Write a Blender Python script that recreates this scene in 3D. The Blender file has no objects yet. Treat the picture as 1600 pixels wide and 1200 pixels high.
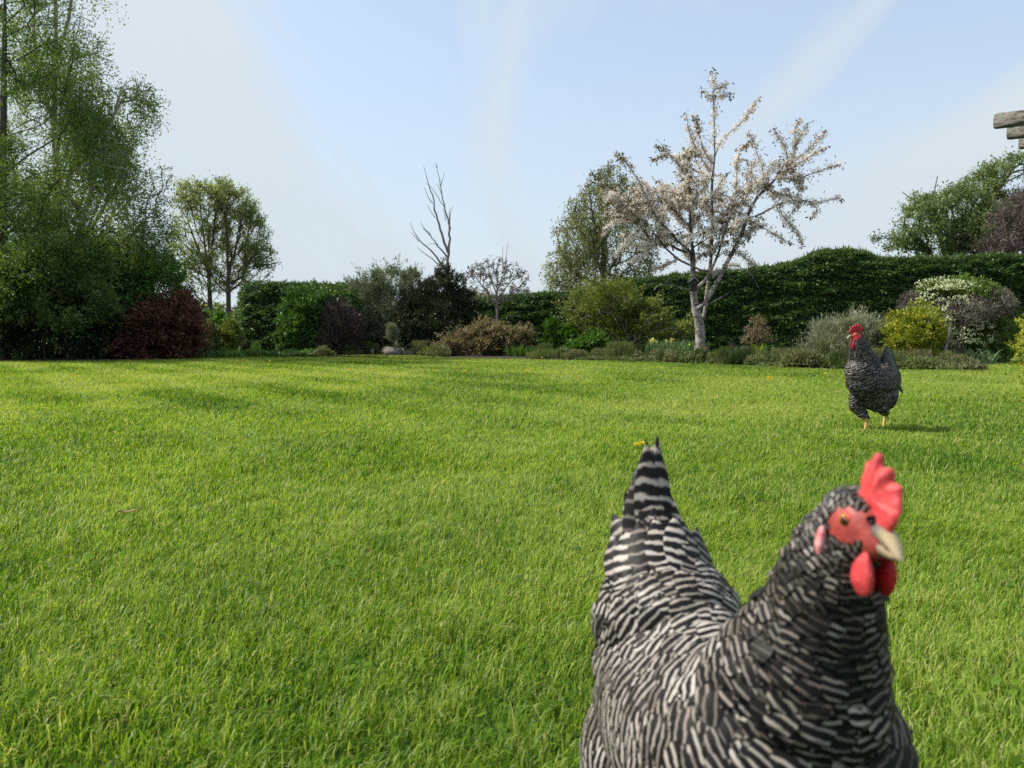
import bpy, math, random
import numpy as np
from mathutils import Vector
PI = math.pi
S = bpy.context.scene

# ---------------------------------------------------------------- camera, sky, sun, exposure
CAMZ = 0.53; HOR = 525.0; FPX = 1200.0
PITCH = math.atan((600 - HOR) / FPX)
cam_d = bpy.data.cameras.new("camera"); cam = bpy.data.objects.new("camera", cam_d)
S.collection.objects.link(cam); S.camera = cam
cam.location = (0, 0, CAMZ); cam.rotation_euler = (PI / 2 - PITCH, 0, 0)
cam_d.sensor_width = 36; cam_d.lens = 27.0; cam_d.clip_start = 0.02; cam_d.clip_end = 3000
cam_d.dof.use_dof = True; cam_d.dof.focus_distance = 3.2; cam_d.dof.aperture_fstop = 9.0
SUN_EL = math.radians(47); SUN_AZ = math.radians(-79)      # compass-like: angle from +Y towards +X
EXPOSURE = 1.10
S.view_settings.view_transform = 'Standard'; S.view_settings.look = 'None'
S.view_settings.exposure = EXPOSURE; S.view_settings.gamma = 1
S.cycles.use_denoising = False
S.cycles.max_bounces = 6; S.cycles.sample_clamp_indirect = 3; S.cycles.sample_clamp_direct = 14; S.cycles.transmission_bounces = 4; S.cycles.transparent_max_bounces = 4
S.cycles.caustics_reflective = False; S.cycles.caustics_refractive = False

world = bpy.data.worlds.new("World"); S.world = world; world.use_nodes = True
nt = world.node_tree; nt.nodes.clear()
def nd(nt, typ, **kw):
    n = nt.nodes.new(typ)
    for k, v in kw.items(): setattr(n, k, v)
    return n
wo = nd(nt, 'ShaderNodeOutputWorld'); bg = nd(nt, 'ShaderNodeBackground')
sky = nd(nt, 'ShaderNodeTexSky', sky_type='NISHITA', sun_disc=False, sun_elevation=SUN_EL, sun_rotation=SUN_AZ)
sky.air_density = 1.0; sky.dust_density = 1.2; sky.ozone_density = 1.6; sky.altitude = 50
tc = nd(nt, 'ShaderNodeTexCoord')
sep = nd(nt, 'ShaderNodeSeparateXYZ'); nt.links.new(tc.outputs['Generated'], sep.inputs[0])
# project the view direction on a high flat layer: streaky thin cirrus
mz = nd(nt, 'ShaderNodeMath', operation='MAXIMUM'); nt.links.new(sep.outputs['Z'], mz.inputs[0]); mz.inputs[1].default_value = 0.0
az = nd(nt, 'ShaderNodeMath', operation='ADD'); nt.links.new(mz.outputs[0], az.inputs[0]); az.inputs[1].default_value = 0.22
dx = nd(nt, 'ShaderNodeMath', operation='DIVIDE'); nt.links.new(sep.outputs['X'], dx.inputs[0]); nt.links.new(az.outputs[0], dx.inputs[1])
dy = nd(nt, 'ShaderNodeMath', operation='DIVIDE'); nt.links.new(sep.outputs['Y'], dy.inputs[0]); nt.links.new(az.outputs[0], dy.inputs[1])
cmb = nd(nt, 'ShaderNodeCombineXYZ'); nt.links.new(dx.outputs[0], cmb.inputs[0]); nt.links.new(dy.outputs[0], cmb.inputs[1])
mp = nd(nt, 'ShaderNodeMapping'); mp.inputs['Location'].default_value = (7.0, 4.0, 0); mp.inputs['Rotation'].default_value = (0, 0, math.radians(-28)); mp.inputs['Scale'].default_value = (1.5, 0.30, 1)
nt.links.new(cmb.outputs[0], mp.inputs[0])
n1 = nd(nt, 'ShaderNodeTexNoise'); n1.inputs['Scale'].default_value = 2.0; n1.inputs['Detail'].default_value = 5; n1.inputs['Distortion'].default_value = 0.5
n1.inputs['Roughness'].default_value = 0.5
nt.links.new(mp.outputs[0], n1.inputs['Vector'])
n2 = nd(nt, 'ShaderNodeTexNoise'); n2.inputs['Scale'].default_value = 0.55; n2.inputs['Detail'].default_value = 2
nt.links.new(mp.outputs[0], n2.inputs['Vector'])
mulc = nd(nt, 'ShaderNodeMath', operation='ADD'); nt.links.new(n1.outputs[0], mulc.inputs[0]); nt.links.new(n2.outputs[0], mulc.inputs[1])
cr = nd(nt, 'ShaderNodeMapRange'); cr.inputs['From Min'].default_value = 0.88; cr.inputs['From Max'].default_value = 1.08
cr.inputs['To Min'].default_value = 0.38; cr.inputs['To Max'].default_value = 1.0
nt.links.new(mulc.outputs[0], cr.inputs[0])
mixc = nd(nt, 'ShaderNodeMix', data_type='RGBA')
nt.links.new(cr.outputs[0], mixc.inputs[0]); nt.links.new(sky.outputs[0], mixc.inputs[6]); mixc.inputs[7].default_value = (3.02, 3.36, 3.66, 1)
hz = nd(nt, 'ShaderNodeMapRange'); hz.inputs['From Min'].default_value = 0.0; hz.inputs['From Max'].default_value = 0.34; hz.inputs['To Min'].default_value = 0.95; hz.inputs['To Max'].default_value = 0.22
nt.links.new(mz.outputs[0], hz.inputs[0]); mixh = nd(nt, 'ShaderNodeMix', data_type='RGBA'); nt.links.new(hz.outputs[0], mixh.inputs[0]); nt.links.new(mixc.outputs[2], mixh.inputs[6]); mixh.inputs[7].default_value = (2.80, 3.15, 3.38, 1)
nt.links.new(mixh.outputs[2], bg.inputs[0]); bg.inputs[1].default_value = 0.11
nt.links.new(bg.outputs[0], wo.inputs[0])

sl = bpy.data.lights.new("sun", 'SUN'); sl.energy = 3.1; sl.angle = math.radians(3.0); sl.color = (1.0, 0.94, 0.84)
sun = bpy.data.objects.new("sun", sl); S.collection.objects.link(sun)
sd = Vector((math.sin(SUN_AZ) * math.cos(SUN_EL), math.cos(SUN_AZ) * math.cos(SUN_EL), math.sin(SUN_EL)))
sun.rotation_euler = sd.to_track_quat('Z', 'Y').to_euler()

# ---------------------------------------------------------------- helpers
def A(*a): return np.array(a, float)
def at(px, py, Y):
    a = (px - 800) / FPX; b = (600 - py) / FPX
    d = A(a, math.cos(PITCH) + b * math.sin(PITCH), -math.sin(PITCH) + b * math.cos(PITCH))
    return A(0, 0, CAMZ) + d * (Y / d[1])
def gp(px, py):
    a = (px - 800) / FPX; b = (600 - py) / FPX
    d = A(a, math.cos(PITCH) + b * math.sin(PITCH), -math.sin(PITCH) + b * math.cos(PITCH))
    p = A(0, 0, CAMZ) + d * (-CAMZ / d[2]); p[2] = 0
    return p
def gy(py): return gp(800, py)[1]
def norm(v): return v / (np.linalg.norm(v, axis=-1, keepdims=True) + 1e-12)

def _h(ix, iy, iz, seed):
    n = (ix * 374761393 + iy * 668265263 + iz * 2147483647 + seed * 974711) & 0xffffffff
    n = ((n ^ (n >> 13)) * 1274126177) & 0xffffffff
    n = (n ^ (n >> 16)) & 0xffffffff
    return n / 4294967295.0
def vn(P, seed=0):
    P = np.asarray(P, float); F = np.floor(P).astype(np.int64); f = P - F; f = f * f * (3 - 2 * f)
    r = 0
    for i in (0, 1):
        wx = f[..., 0] if i else 1 - f[..., 0]
        for j in (0, 1):
            wy = f[..., 1] if j else 1 - f[..., 1]
            for k in (0, 1):
                wz = f[..., 2] if k else 1 - f[..., 2]
                r = r + wx * wy * wz * _h(F[..., 0] + i, F[..., 1] + j, F[..., 2] + k, seed)
    return r
def fbm(P, seed=0, o=3):
    r = 0; a = .5; t = 0
    for k in range(o): r = r + a * vn(np.asarray(P) * 2 ** k + 17.3 * k, seed + k); t += a; a *= .5
    return r / t

def mesh_np(name, V, F4=None, F3=None, mat=None, parent=None, tint=None, uv=None, smooth=False, cols=None):
    me = bpy.data.meshes.new(name)
    V = np.asarray(V, np.float32); nv = len(V)
    F4 = np.zeros((0, 4), np.int32) if F4 is None else np.asarray(F4, np.int32)
    F3 = np.zeros((0, 3), np.int32) if F3 is None else np.asarray(F3, np.int32)
    li = np.concatenate([F4.ravel(), F3.ravel()]).astype(np.int32)
    nf = len(F4) + len(F3)
    ls = np.concatenate([np.arange(len(F4)) * 4, len(F4) * 4 + np.arange(len(F3)) * 3]).astype(np.int32)
    me.vertices.add(nv); me.vertices.foreach_set('co', V.ravel())
    me.loops.add(len(li)); me.loops.foreach_set('vertex_index', li)
    me.polygons.add(nf); me.polygons.foreach_set('loop_start', ls)
    if smooth: me.polygons.foreach_set('use_smooth', np.ones(nf, bool))
    me.update(calc_edges=True)
    if tint is not None:
        a = me.attributes.new('tint', 'FLOAT', 'POINT'); a.data.foreach_set('value', np.asarray(tint, np.float32))
    if uv is not None:
        l = me.uv_layers.new(name='UVMap'); l.data.foreach_set('uv', np.asarray(uv, np.float32)[li].ravel())
    if mat: me.materials.append(mat)
    o = bpy.data.objects.new(name, me); S.collection.objects.link(o)
    if parent is not None: o.parent = parent; o.matrix_parent_inverse = parent.matrix_world.inverted()
    return o
def thing(name, label, cat, loc=(0, 0, 0), group=None, kind=None):
    o = bpy.data.objects.new(name, None); S.collection.objects.link(o); o.empty_display_size = .2
    o.location = tuple(float(c) for c in loc); bpy.context.view_layer.update()
    o['label'] = label; o['category'] = cat
    if group: o['group'] = group
    if kind: o['kind'] = kind
    return o
def tag(o, label=None, cat=None, group=None, kind=None):
    if label: o['label'] = label
    if cat: o['category'] = cat
    if group: o['group'] = group
    if kind: o['kind'] = kind
    return o

def ramp(nt, cols, src):
    r = nd(nt, 'ShaderNodeValToRGB'); e = r.color_ramp.elements
    while len(e) < len(cols): e.new(0.5)
    for i, c in enumerate(cols):
        if len(c) == 4: e[i].position = c[3]
        else: e[i].position = i / (len(cols) - 1)
        e[i].color = (c[0], c[1], c[2], 1)
    nt.links.new(src, r.inputs[0]); return r
def leaf_mat(name, cols, transl=.35, rough=.5, spec=.35, tm=(1.2, 1.2, .6)):
    m = bpy.data.materials.new(name); m.use_nodes = True; nt = m.node_tree; nt.nodes.clear()
    out = nd(nt, 'ShaderNodeOutputMaterial'); p = nd(nt, 'ShaderNodeBsdfPrincipled')
    at_ = nd(nt, 'ShaderNodeAttribute', attribute_name='tint')
    r = ramp(nt, cols, at_.outputs['Fac'])
    p.inputs['Roughness'].default_value = rough; p.inputs['Specular IOR Level'].default_value = spec
    nt.links.new(r.outputs[0], p.inputs['Base Color'])
    t = nd(nt, 'ShaderNodeBsdfTranslucent'); g = nd(nt, 'ShaderNodeMix', data_type='RGBA', blend_type='MULTIPLY')
    g.inputs[0].default_value = 1; g.inputs[7].default_value = (*tm, 1); nt.links.new(r.outputs[0], g.inputs[6])
    nt.links.new(g.outputs[2], t.inputs[0])
    mx = nd(nt, 'ShaderNodeMixShader'); mx.inputs[0].default_value = transl
    nt.links.new(p.outputs[0], mx.inputs[1]); nt.links.new(t.outputs[0], mx.inputs[2]); nt.links.new(mx.outputs[0], out.inputs[0])
    return m
def noise_mat(name, cols, scale=8, rough=.8, bump=.3, stretch=(1, 1, 1), detail=6, spec=.3, bscale=None):
    m = bpy.data.materials.new(name); m.use_nodes = True; nt = m.node_tree; p = nt.nodes['Principled BSDF']
    tc = nd(nt, 'ShaderNodeTexCoord'); mp = nd(nt, 'ShaderNodeMapping'); mp.inputs['Scale'].default_value = stretch
    nt.links.new(tc.outputs['Object'], mp.inputs[0])
    n = nd(nt, 'ShaderNodeTexNoise'); n.inputs['Scale'].default_value = scale; n.inputs['Detail'].default_value = detail
    nt.links.new(mp.outputs[0], n.inputs['Vector'])
    mr = nd(nt, 'ShaderNodeMapRange'); mr.inputs[1].default_value = .3; mr.inputs[2].default_value = .7; nt.links.new(n.outputs[0], mr.inputs[0])
    r = ramp(nt, cols, mr.outputs[0]); nt.links.new(r.outputs[0], p.inputs['Base Color'])
    p.inputs['Roughness'].default_value = rough; p.inputs['Specular IOR Level'].default_value = spec
    n2 = nd(nt, 'ShaderNodeTexNoise'); n2.inputs['Scale'].default_value = bscale or scale * 3; n2.inputs['Detail'].default_value = 5
    nt.links.new(mp.outputs[0], n2.inputs['Vector'])
    b = nd(nt, 'ShaderNodeBump'); b.inputs['Strength'].default_value = bump; b.inputs['Distance'].default_value = .02
    nt.links.new(n2.outputs[0], b.inputs['Height']); nt.links.new(b.outputs[0], p.inputs['Normal'])
    return m

# --- leaves: one folded-looking quad (rhombus) each
def leaves(P, D, L, W, rng, tint, flat=0.0):
    n = len(P); D = norm(D); R = rng.normal(size=(n, 3)); R[:, 2] *= (1 - flat)
    Sd = norm(np.cross(D, R)); N = np.cross(D, Sd)
    L = np.broadcast_to(L, (n,))[:, None]; W = np.broadcast_to(W, (n,))[:, None]
    v0 = P; v1 = P + D * L * .45 + Sd * W * .5 + N * W * .12; v2 = P + D * L; v3 = P + D * L * .45 - Sd * W * .5 + N * W * .12
    V = np.stack([v0, v1, v2, v3], 1).reshape(-1, 3)
    F = np.arange(n * 4).reshape(n, 4)
    return V, F, np.repeat(tint, 4)
def rdir(rng, n, up=0., k=1.):
    D = rng.normal(size=(n, 3)); D[:, 2] = D[:, 2] * k + up
    return norm(D)

# --- tubes along polylines
class Tubes:
    def __init__(s): s.V = []; s.F = []; s.n = 0
    def add(s, P, R, sides=6):
        P = np.asarray(P, float); R = np.asarray(R, float); m = len(P)
        if m < 2: return
        T = np.gradient(P, axis=0); T = norm(T)
        ref = A(0.31, 0.77, .2) if abs(T[0][2]) > .8 else A(0, 0, 1)
        X = norm(np.cross(T, ref)); Y = np.cross(T, X)
        a = np.linspace(0, 2 * PI, sides, endpoint=False)
        ring = P[:, None] + R[:, None, None] * (np.cos(a)[None, :, None] * X[:, None] + np.sin(a)[None, :, None] * Y[:, None])
        s.V.append(ring.reshape(-1, 3)); base = s.n
        i = np.arange(m - 1)[:, None] * sides; j = np.arange(sides)[None]; k = (j + 1) % sides
        f = np.stack([i + j, i + k, i + sides + k, i + sides + j], -1).reshape(-1, 4) + base
        s.F.append(f); s.n += m * sides
        # end cap fan through quads collapsed at the tip
        s.V.append(P[-1:] + T[-1:] * R[-1]); e = s.n; s.n += 1
        b = base + (m - 1) * sides
        jj = np.arange(sides); s.F.append(np.stack([b + jj, b + (jj + 1) % sides, np.full(sides, e), np.full(sides, e)], -1)); s.tri = True
    def obj(s, name, mat, parent):
        V = np.concatenate(s.V); F = np.concatenate(s.F)
        tri = F[:, 2] == F[:, 3]
        return mesh_np(name, V, F[~tri], F[tri][:, :3], mat, parent, smooth=True)
def resample(P, step):
    P = np.asarray(P, float); d = np.r_[0, np.cumsum(np.linalg.norm(np.diff(P, axis=0), axis=1))]
    n = max(2, int(d[-1] / step) + 1); t = np.linspace(0, d[-1], n)
    # catmull-like smoothing through cubic of linear interp
    Q = np.stack([np.interp(t, d, P[:, k]) for k in range(3)], 1)
    for _ in range(2):
        Q[1:-1] = .25 * Q[:-2] + .5 * Q[1:-1] + .25 * Q[2:]
    return Q

def skeleton(limbs, att, bf=.25, step=.25):
    """limbs: list of polylines (first is the trunk); att: attraction points. returns nodes, parent"""
    N = []; Pa = []
    for li, L in enumerate(limbs):
        Q = resample(L, step)
        if li == 0:
            for k, q in enumerate(Q): N.append(q); Pa.append(k - 1)
        else:
            arr = np.array(N); j = int(np.argmin(np.linalg.norm(arr - Q[0], axis=1)))
            prev = j
            for q in Q[1:]: N.append(q); Pa.append(prev); prev = len(N) - 1
    n0 = len(N); m = len(att)
    nodes = np.zeros((n0 + m, 3)); nodes[:n0] = N; par = np.full(n0 + m, -1); par[:n0] = Pa
    pl = np.zeros(n0 + m)
    for i in range(1, n0): pl[i] = pl[par[i]] + np.linalg.norm(nodes[i] - nodes[par[i]])
    if m:
        best = np.full(m, 1e9); bj = np.zeros(m, int)
        for j in range(max(1, int(n0 * .0)), n0):
            c = np.linalg.norm(att - nodes[j], axis=1) + bf * pl[j]
            u = c < best; best[u] = c[u]; bj[u] = j
        done = np.zeros(m, bool); cnt = n0
        for _ in range(m):
            b = np.where(done, 1e9, best); i = int(np.argmin(b)); done[i] = True
            nodes[cnt] = att[i]; par[cnt] = bj[i]; pl[cnt] = pl[bj[i]] + np.linalg.norm(att[i] - nodes[bj[i]])
            c = np.linalg.norm(att - att[i], axis=1) + bf * pl[cnt]
            u = (c < best) & ~done; best[u] = c[u]; bj[u] = cnt; cnt += 1
    return nodes, par, n0
def branch_mesh(name, nodes, par, rbase, rtip, mat, parent, power=.5, sides=6):
    n = len(nodes); cnt = np.ones(n)
    for i in range(n - 1, 0, -1): cnt[par[i]] += cnt[i]
    r = rtip + (rbase - rtip) * (cnt / cnt[0]) ** power
    kids = [[] for _ in range(n)]
    for i in range(1, n): kids[par[i]].append(i)
    tb = Tubes(); starts = [(0, None)]
    while starts:
        s, p0 = starts.pop()
        path = [s] if p0 is None else [p0, s]; cur = s
        while kids[cur]:
            ks = sorted(kids[cur], key=lambda k: -cnt[k]); 
            for k in ks[1:]: starts.append((k, cur))
            cur = ks[0]; path.append(cur)
        P = nodes[path].copy(); R = r[path].copy()
        if p0 is not None: R[0] = min(R[0], R[1] * 1.15)
        if len(P) > 2: P[1:-1] = .25 * P[:-2] + .5 * P[1:-1] + .25 * P[2:]
        if p0 is None and parent is not None: R[0] *= 1.35; 
        tb.add(P, R, sides if R.max() > rtip * 4 else 4)
    return tb.obj(name, mat, parent), r, cnt
def in_blobs(blobs, n, rng, shell=0.0, nseed=0, carve=0.0, cscale=1.5):
    """blobs: (cx,cy,cz,rx,ry,rz) in metres"""
    B = np.array(blobs, float); vol = B[:, 3] * B[:, 4] * B[:, 5]; w = vol ** .8; w /= w.sum(); out = []; tot = 0
    while tot < n:
        k = rng.choice(len(B), size=n, p=w); d = norm(rng.normal(size=(n, 3)))
        rad = rng.random(n) ** (1 / 3.); rad = rad * (1 - shell) + shell * (1 - .25 * rng.random(n) ** 2)
        P = B[k, :3] + d * rad[:, None] * B[k, 3:6]
        if carve > 0:
            P = P[fbm(P * cscale, nseed, 2) > carve]
        out.append(P); tot += len(P)
    return np.concatenate(out)[:n]
def pb(px, py, rx, rz, Y, ry=None):
    """pixel blob -> world ellipsoid"""
    c = at(px, py, Y); s = Y / FPX
    return (c[0], c[1], c[2], rx * s, (ry if ry is not None else rx * s * .9), rz * s)

# ---------------------------------------------------------------- materials
M = {}
M['bark_dark'] = noise_mat('bark_dark', [(.035, .030, .024), (.10, .09, .075)], 14, .9, .6, (1, 1, .3))
M['bark_birch'] = noise_mat('bark_birch', [(.10, .09, .08), (.34, .32, .29), (.42, .40, .37)], 5, .8, .3, (1, 1, 2.2))
M['bark_grey'] = noise_mat('bark_grey', [(.14, .125, .11), (.30, .28, .25)], 9, .85, .4, (1, 1, .5))
M['twig_brown'] = noise_mat('twig_brown', [(.07, .05, .045), (.16, .12, .10)], 12, .9, .2)
M['twig_grey'] = noise_mat('twig_grey', [(.13, .11, .10), (.24, .21, .19)], 12, .9, .2)
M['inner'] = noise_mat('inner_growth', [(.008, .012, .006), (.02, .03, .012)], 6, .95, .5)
M['soil'] = noise_mat('soil', [(.018, .014, .010), (.045, .034, .024)], 6, .95, .6)
M['wood'] = noise_mat('weathered_wood', [(.10, .095, .085), (.24, .225, .20), (.30, .29, .26)], 10, .85, .5, (1, 1, 1))
M['rock'] = noise_mat('rock', [(.07, .065, .06), (.20, .185, .165)], 5, .9, .7)
def G(name, *cols, **kw): M[name] = leaf_mat(name, cols, **kw); return M[name]
G('birch_leaf', (0.088, 0.135, 0.035), (0.162, 0.230, 0.061), (0.257, 0.317, 0.101), transl=.5)
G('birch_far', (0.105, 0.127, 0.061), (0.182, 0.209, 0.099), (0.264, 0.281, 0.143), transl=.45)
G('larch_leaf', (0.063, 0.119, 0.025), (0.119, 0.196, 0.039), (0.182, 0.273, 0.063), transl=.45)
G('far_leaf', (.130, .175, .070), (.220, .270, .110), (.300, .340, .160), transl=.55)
G('right_leaf', (0.084, 0.132, 0.048), (0.150, 0.210, 0.078), (0.240, 0.300, 0.132), transl=.4)
G('dark_leaf', (0.013, 0.034, 0.012), (0.029, 0.068, 0.018), (0.052, 0.111, 0.029), transl=.15, rough=.42, spec=.5)
G('mid_leaf', (0.033, 0.078, 0.015), (0.068, 0.150, 0.027), (0.120, 0.240, 0.045), transl=.25)
G('yew', (0.028, 0.062, 0.014), (0.056, 0.112, 0.024), (0.115, 0.190, 0.042), transl=.25)
G('bright_leaf', (0.033, 0.088, 0.011), (0.061, 0.143, 0.018), (0.105, 0.209, 0.031))
G('red_leaf', (.045, .030, .020), (.105, .042, .032), (.175, .070, .052), (.095, .085, .04), transl=.25, rough=.4)
G('grey_leaf', (0.083, 0.105, 0.072), (0.154, 0.187, 0.127), (0.242, 0.275, 0.198))
G('silver_leaf', (.130, .140, .095), (.230, .245, .165), (.350, .360, .260), transl=.25)
G('conifer', (.014, .024, .012), (.030, .046, .020), (.075, .078, .028), transl=.1)
G('purple_twig', (.040, .030, .030), (.080, .060, .058), (.110, .085, .075), transl=.1)
G('twiggy', (.060, .050, .042), (.120, .098, .085), (.180, .150, .130), transl=.1)
G('photinia', (.065, .085, .035), (.150, .135, .075), (.250, .190, .125), (.360, .300, .210))
G('olive_leaf', (0.072, 0.096, 0.022), (0.152, 0.192, 0.038), (0.264, 0.296, 0.072))
G('golden', (.110, .150, .018), (.270, .310, .030), (.480, .470, .060), transl=.3)
G('viburnum', (.060, .110, .020), (.120, .190, .035), (.180, .250, .06))
G('white_flower', (.42, .48, .20), (.62, .66, .40), (.76, .77, .60), transl=.25, tm=(1, 1, .95))
G('blossom', (.56, .48, .40), (.79, .74, .66), (.87, .85, .80), transl=.35, tm=(1, .96, .93))
G('bronze', (.10, .080, .030), (.215, .135, .055), (.30, .19, .09), transl=.35)
G('cherry_tip', (.050, .055, .022), (.10, .10, .04), (.16, .12, .055), transl=.3)
G('iris', (.060, .120, .050), (.105, .185, .080), (.18, .26, .13))
G('iris_yellow', (.140, .200, .020), (.260, .330, .040), (.40, .43, .08))
G('shade_leaf', (.040, .074, .018), (.080, .130, .030), (.130, .190, .048), transl=.35)
G('cover', (0.056, 0.084, 0.025), (0.105, 0.154, 0.042), (0.168, 0.182, 0.077), (.15, .15, .075))
G('yellow_flower', (.70, .58, .03), (.80, .68, .05), (.80, .74, .14), transl=.2, tm=(1, 1, .6)); G('pale_yellow_flower', (.42, .44, .08), (.60, .60, .14), (.66, .66, .22), transl=.2)
G('orange_flower', (.60, .10, .03), (.75, .16, .05), (.8, .25, .08), transl=.2)
G('purple_flower', (.12, .08, .25), (.30, .22, .45), (.75, .72, .80), transl=.2)
G('dead_leaf', (.16, .11, .06), (.24, .17, .10), (.3, .22, .14), transl=.2)
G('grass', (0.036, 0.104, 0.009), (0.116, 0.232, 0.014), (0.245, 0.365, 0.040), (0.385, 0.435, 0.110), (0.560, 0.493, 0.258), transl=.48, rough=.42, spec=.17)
ga = M['grass'].node_tree
# cherry bark: pale horizontal bands low down (real lenticel bands), greyer above
m = bpy.data.materials.new('cherry_bark'); m.use_nodes = True; nt_ = m.node_tree; p_ = nt_.nodes['Principled BSDF']
tc_ = nd(nt_, 'ShaderNodeTexCoord'); mp_ = nd(nt_, 'ShaderNodeMapping'); mp_.inputs['Scale'].default_value = (4.5, 4.5, 11); nt_.links.new(tc_.outputs['Object'], mp_.inputs[0])
nn_ = nd(nt_, 'ShaderNodeTexNoise'); nn_.inputs['Scale'].default_value = 1.6; nn_.inputs['Detail'].default_value = 6; nn_.inputs['Distortion'].default_value = 1.2; nt_.links.new(mp_.outputs[0], nn_.inputs['Vector'])
rr_ = ramp(nt_, [(.06, .05, .042, .38), (.19, .17, .15, .47), (.33, .31, .285, .62)], nn_.outputs[0])
nt_.links.new(rr_.outputs[0], p_.inputs['Base Color']); p_.inputs['Roughness'].default_value = .75
bb_ = nd(nt_, 'ShaderNodeBump'); bb_.inputs['Strength'].default_value = .5; bb_.inputs['Distance'].default_value = .02; nt_.links.new(nn_.outputs[0], bb_.inputs['Height']); nt_.links.new(bb_.outputs[0], p_.inputs['Normal'])
M['cherry_bark'] = m
M['limb_dark'] = noise_mat('limb_dark', [(.045, .035, .032), (.12, .10, .09)], 10, .85, .3)

# ---------------------------------------------------------------- ground
# lawn edge in the photo (px, py): everything beyond it is planted bed
EDGE = [(-400, 566), (0, 565), (190, 563), (300, 561), (370, 558.5), (470, 557), (600, 554.5), (650, 556), (700, 559.5), (850, 562.5), (1000, 566), (1100, 569), (1200, 574), (1320, 578), (1450, 580), (1535, 581)]
EDGEW = np.array([gp(*e) for e in EDGE])
def ground_h(P):
    return (fbm(np.c_[P[:, :2] * .35, np.zeros(len(P))], 5, 2) - .5) * .05
gx = np.r_[np.linspace(-300, -24, 12), np.linspace(-20, 20, 81), np.linspace(24, 300, 12)]
gyy = np.r_[np.linspace(-60, -2, 8), np.linspace(-.5, 34, 88), np.linspace(38, 600, 14)]
X, Y = np.meshgrid(gx, gyy); V = np.c_[X.ravel(), Y.ravel(), np.zeros(X.size)]
V[:, 2] = 0
nx = len(gx); ii, jj = np.meshgrid(np.arange(len(gyy) - 1), np.arange(nx - 1), indexing='ij'); b = (ii * nx + jj).ravel()
m = noise_mat('lawn_ground', [(.014, .028, .006), (.030, .052, .010), (.045, .062, .016)], 2.2, .95, .6, bscale=40)
o = mesh_np('lawn', V, np.stack([b, b + 1, b + nx + 1, b + nx], 1), None, m); tag(o, kind='structure')
# flower bed soil sheet, 4 mm and more above the lawn sheet
def bed(name, pts, h=.012):
    pts = np.array(pts); n = len(pts); c = pts.mean(0)
    V = np.r_[pts, pts]; V[:n, 2] = h; V[n:, 2] = -.02; V = np.r_[V, [[c[0], c[1], h + .03]]]
    F3 = [(i, (i + 1) % n, 2 * n) for i in range(n)]; F4 = [(n + i, n + (i + 1) % n, (i + 1) % n, i) for i in range(n)]
    o = mesh_np(name, V, F4, F3, M['soil']); tag(o, kind='structure'); return o
e = EDGEW
left = [e[i] for i in range(0, 9)]
bed('flower_bed', [*left, A(-4.2, 23, 0), A(-5, 27, 0), A(-22, 27, 0), A(-24, 17, 0)])
r1 = [e[i] for i in range(8, 16)]
bed('flower_bed', [*r1, A(7.6, 13.3, 0), A(6.6, 15.0, 0), A(3, 18.2, 0), A(0, 21, 0), A(-2.2, 21.8, 0)], .016)

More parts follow.
